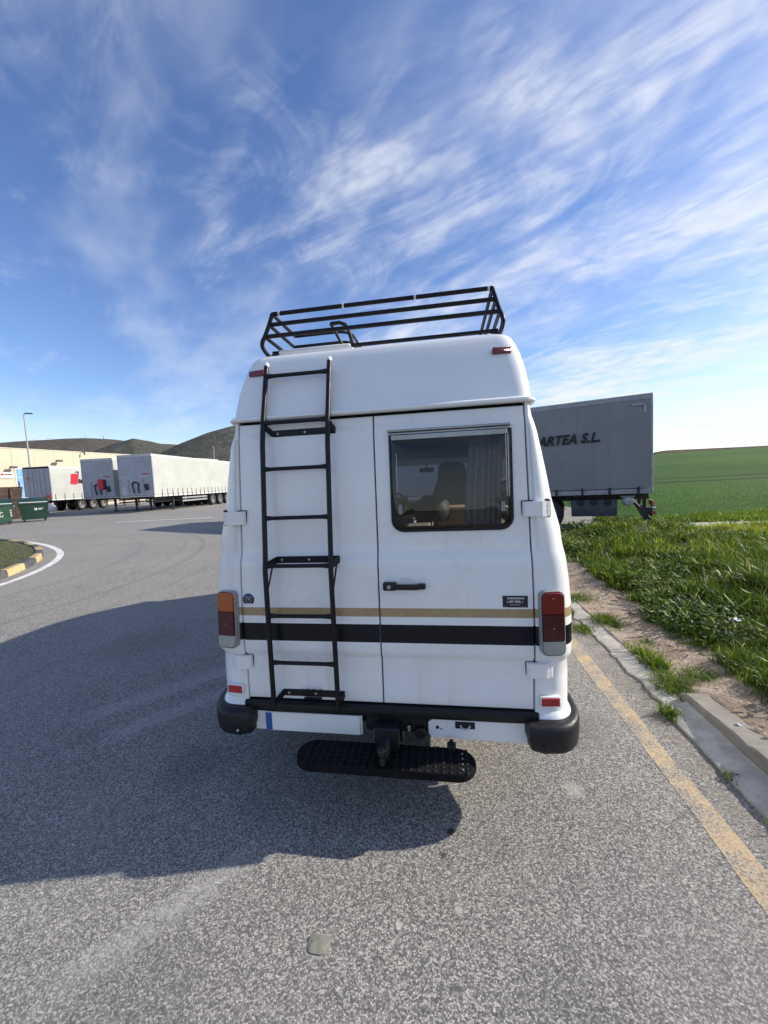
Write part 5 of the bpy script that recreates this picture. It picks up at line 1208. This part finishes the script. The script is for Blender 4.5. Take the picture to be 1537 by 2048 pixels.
for (n, x0, x1, y0, y1, hm, wm, nb, rr) in ((9500, 2.03, 4.8, -.8, 5.4, .10, .0052, 30, .045), (9000, 2.1, 8.0, 3.2, 9.7, .14, .008, 24, .07), (3600, 4.6, 9.5, -1, 6, .15, .010, 22, .08), (2800, 7.5, 16, 1, 9.7, .17, .014, 20, .10)):
    x, y = scatter(n, x0, x1, y0, y1, lambda x, y: np.clip(green(x, y)*1.15-.1, 0, 1)*np.clip((clump(x, y)-.24)*3.4, .06, 1)*visible(x, y))
    c = clump(x, y); big = fbm(x*.7, y*.7, 2); lush = np.clip((x-5.4+.5*(y-7))/1.5, 0, 1)*np.clip((y-3)/2, 0, 1)
    th = hm*(.35+1.5*c)*rng.lognormal(0, .38, len(x))*np.where(x < 2.3, .65, 1)*(.6+.9*big)*(1+.3*lush)*np.clip((9.9-y)/2.2, .3, 1)
    tt = .02+.74*fbm(x*1.3+5, y*1.3, 3)+rng.normal(0, .17, len(x))+.42*lush
    k = np.repeat(np.arange(len(x)), nb); m = len(k)
    ang = rng.random(m)*2*np.pi; rad = rr*np.sqrt(rng.random(m))*(.6+.8*th[k]/hm)
    bx, by = x[k]+np.cos(ang)*rad, y[k]+np.sin(ang)*rad
    h = th[k]*rng.uniform(.45, 1.25, m); tint = tt[k]+rng.normal(0, .10, m); dry = .03+.30*np.clip((fbm(bx*.9+40, by*.9+11, 3)-.50)*7, 0, 1); tint = np.where(rng.random(m) < dry, rng.uniform(.92, 1, m), np.clip(tint, 0, .90))
    parts.append((np.stack([bx, by, vh(bx, by)-.012], 1), h, wm*rng.uniform(.5, 1.5, m), rng.uniform(.15, 1.05, m), tint))
P_, H_, W_, L__, T_ = [np.concatenate(q) for q in zip(*parts)]
tag(blades('verge_grass', P_, H_, W_, L__, T_, M_GRASS), 'rough green grass covering the verge beside the kerb', 'grass', kind='stuff')
# broad-leaved weeds in patches
x, y = scatter(110000, 2.3, 9, .1, 9.5, lambda x, y: green(x, y)*np.clip((fbm(x*1.4+9, y*1.4+2, 4)-.47)*8, 0.02, 1)*visible(x, y)*np.clip(1.5-.12*y, .3, 1))
n = len(x); hh = .02+.16*rng.random(n)**1.5*(.6+fbm(x*1.1+9, y*1.1+2, 3)); tint = .2+.5*fbm(x*3, y*3, 2)+rng.normal(0, .15, n)+.2*(hh > .1)
tag(leaves('weeds', np.stack([x, y, vh(x, y)+hh], 1), np.clip(rng.lognormal(-3.05, .45, n), .015, .14)*(1+.06*y), rng.uniform(.014, .040, n)*(1+.06*y), rng.uniform(-.4, .8, n), tint, M_WEED), 'dark broad-leaved weeds growing in patches through the verge grass', 'weeds', kind='stuff')
# thin dry stalks
x, y = scatter(500, 3.0, 9, 1.2, 9.5, lambda x, y: green(x, y)*visible(x, y)*.6); n = len(x)
tag(blades('dry_stalks', np.stack([x, y, vh(x, y)], 1), rng.uniform(.15, .38, n), np.full(n, .0025), rng.uniform(0, .5, n), np.full(n, .98), M_GRASS), 'thin dry stalks standing up from the verge grass', 'stalks', kind='stuff')
# field edge and the strip along the path
x1_, y1_ = scatter(70000, 5.6, 22, 11.3, 13.2, lambda x, y: np.clip((13.3-y)/1.2, 0, 1)*np.clip((clump(x*.6, y)-.15)*3, .1, 1)); z1_ = np.maximum(fz(x1_, y1_), -.02)
tag(blades('field_edge_grass', np.stack([x1_, y1_, z1_-.01], 1), rng.uniform(.10, .34, len(x1_))*(.5+fbm(x1_*.9, y1_, 2)), np.full(len(x1_), .014), rng.uniform(.1, .9, len(x1_)), .25+.5*fbm(x1_, y1_, 2)+rng.normal(0, .1, len(x1_)), M_GRASS), 'uncut grass along the near edge of the green field', 'grass', kind='stuff')
x1_, y1_ = scatter(60000, 5.6, 26, 12.2, 24, lambda x, y: np.clip(1.5-.055*np.hypot(x, y), .0, 1)); z1_ = fz(x1_, y1_)
tag(blades('crop', np.stack([x1_, y1_, z1_-.02], 1), rng.uniform(.04, .10, len(x1_)), np.full(len(x1_), .010), rng.uniform(.1, .7, len(x1_)), .2+.5*fbm(x1_*.3, y1_*.3, 2)+rng.normal(0, .12, len(x1_)), mk_leaf('crop_blades', [(0, (.022, .070, .012)), (.5, (.036, .10, .018)), (1, (.06, .14, .028))])), 'short young crop on the slope of the field', 'crop', kind='stuff')
# island turf
th = rng.random(60000)*2*np.pi; ii = rng.integers(0, len(ig), 26000); f = rng.random(26000)**.5*.99
x1_ = c0[0]+(ig[ii, 0]-c0[0])*f; y1_ = c0[1]+(ig[ii, 1]-c0[1])*f; k = (x1_ > -18) & (y1_ > 0); x1_, y1_, f = x1_[k], y1_[k], f[k]
tag(blades('island_grass', np.stack([x1_, y1_, gz(x1_, y1_)+.10+.1*(1-f)-.02], 1), rng.uniform(.04, .11, len(x1_)), np.full(len(x1_), .012), rng.uniform(.1, .9, len(x1_)), .3+.5*fbm(x1_*.8, y1_*.8, 3)+rng.normal(0, .14, len(x1_)), M_GRASS), 'mown grass on the traffic island inside the striped kerb', 'grass', kind='stuff')
# single tufts and weeds rooted in the joint between asphalt, gutter and kerb
def tuft(label, x, y, r, h, n, wide=False):
    n = int(n*.7); q = rng.normal(0, r*.55, (n, 2)); p = np.stack([x+q[:, 0], y+q[:, 1]*1.25, np.full(n, .008)], 1)
    o = blades('grass_tuft', p-np.array([x, y, 0]), h*.8*rng.uniform(.25, 1.1, n), np.full(n, .005), rng.uniform(.4, 1.5, n), .42+rng.normal(0, .22, n), M_GRASS)
    o.location = (x, y, 0); tag(o, label, 'grass tuft', 'tufts along the gutter')
tuft('grass tuft in the gutter joint just before the kerb starts', 1.86, .88, .055, .12, 300)
tuft('big grass tuft spilling over the far end of the raised kerb', 2.10, 1.22, .13, .15, 1500)
tuft('leafy grass clump on the soil right of the kerb end', 2.34, 1.32, .13, .15, 1500)
tuft('low weed at the asphalt edge beside the pale gutter, nearest the tail light', 1.80, 2.42, .10, .07, 700)
tuft('small weed at the asphalt edge further up, half behind the van', 1.80, 2.95, .08, .06, 500)
tuft('small grass tuft on bare soil beside the cracked gutter', 2.27, 2.05, .07, .10, 450)
tuft('long grass tuft between gutter and bare soil, behind the tail light', 2.12, 2.62, .13, .13, 1300)
tuft('far grass tuft between gutter and bare soil', 2.14, 3.45, .16, .13, 1100)
tuft('sparse sprig in the joint of the gutter, near the yellow line', 1.855, .30, .03, .07, 60)
tuft('thin sprig on the gutter edge, lowest one by the kerb', 1.85, -.02, .03, .05, 60)

# ------------------------------------------------------------------ stones and litter
M_STONE = mk_concrete('pale_stone', (.40, .37, .32), (.55, .51, .45), .3)
def stone(name, label, cat, x, y, z, s, seed, mat=None, group=None):
    b = bmesh.new(); bmesh.ops.create_icosphere(b, subdivisions=3, radius=1); rs = np.random.default_rng(seed); a, c, e = rs.random(3)*6
    for v in b.verts:
        p = v.co; q = 1+.18*math.sin(p.x*3+a)*math.cos(p.y*2.5+c)+.10*math.sin(p.z*6+e+p.x*4)+.05*rs.random()
        p = Vector((math.copysign(abs(p.x)**.8, p.x), math.copysign(abs(p.y)**.8, p.y), math.copysign(abs(p.z)**.7, p.z)))*q
        v.co = Vector((p.x*s[0], p.y*s[1], p.z*s[2]))
    mb = MB().bm(b); b.free(); o = mb.build(name, mat or M_STONE, ang=30); o.location = (x, y, z); o.rotation_euler = (0, 0, a); tag(o, label, cat, group)
stone('stone', 'largest pale flat stone lying in the verge grass', 'stone', 4.75, 2.9, vh(4.75, 2.9)+.05, (.26, .16, .10), 1, None, 'pale stones in the verge')
stone('stone', 'rounded pale boulder in the verge grass nearest the kerb', 'stone', 3.62, 1.72, vh(3.62, 1.72)+.03, (.16, .13, .11), 2, None, 'pale stones in the verge')
stone('stone', 'small white stone in the grass left of the big pale stone', 'stone', 4.02, 2.9, vh(4.02, 2.9)+.06, (.09, .06, .05), 3, None, 'pale stones in the verge')
stone('stone', 'flat pebble on the bare soil near the kerb end', 'stone', 2.62, 1.62, vh(2.62, 1.62)+.01, (.05, .035, .018), 4, None, 'pale stones in the verge')
M_LIT = simple('litter_white', (.72, .72, .70), .6)
pb = MB()
for i in range(160):
    x, y = rng.uniform(2.12, 2.85), rng.uniform(1.2, 5.0); r_ = rng.uniform(.004, .017); q = bmesh.new(); bmesh.ops.create_icosphere(q, subdivisions=1, radius=1)
    for v in q.verts: v.co *= rng.uniform(.75, 1.15)
    pb.bm(q, 0, Matrix.Translation((x, y, float(vh(x, y))+r_*.3)) @ Matrix.Rotation(rng.uniform(0, 6), 4, 'Z') @ Matrix.Diagonal((r_, r_*rng.uniform(.6, 1), r_*.6, 1))); q.free()
tag(pb.build('pebbles', M_STONE, ang=30), 'pebbles scattered over the bare soil of the verge', 'pebbles', kind='stuff')
for i, (x, y, z, lb) in enumerate(((3.15, 2.25, .16, 'crumpled white paper scrap in the dark weeds'), (4.35, 3.35, .2, 'white plastic scrap in the grass behind the stones'), (2.115, .62, .118, 'white paper crumb on top of the kerb'))):
    b = MB(); s_ = .05 if i < 2 else .018; rows = [[(s_*(a-1.5)*.6, s_*(c-1.5)*.5, s_*rng.uniform(-.4, .4)) for a in range(4)] for c in range(4)]; b.grid(rows); o = b.build('litter', M_LIT, ang=20); o.location = (x, y, (float(vh(x, y))+.10) if i < 2 else z+.012); tag(o, lb, 'litter')
stone('flat_stone', 'flat greyish stone pressed into the asphalt behind the van', 'stone', -.163, -.70, .002, (.035, .042, .0035), 77, simple('flat_stone', (.20, .195, .165), .9, var=.2, scale=40))
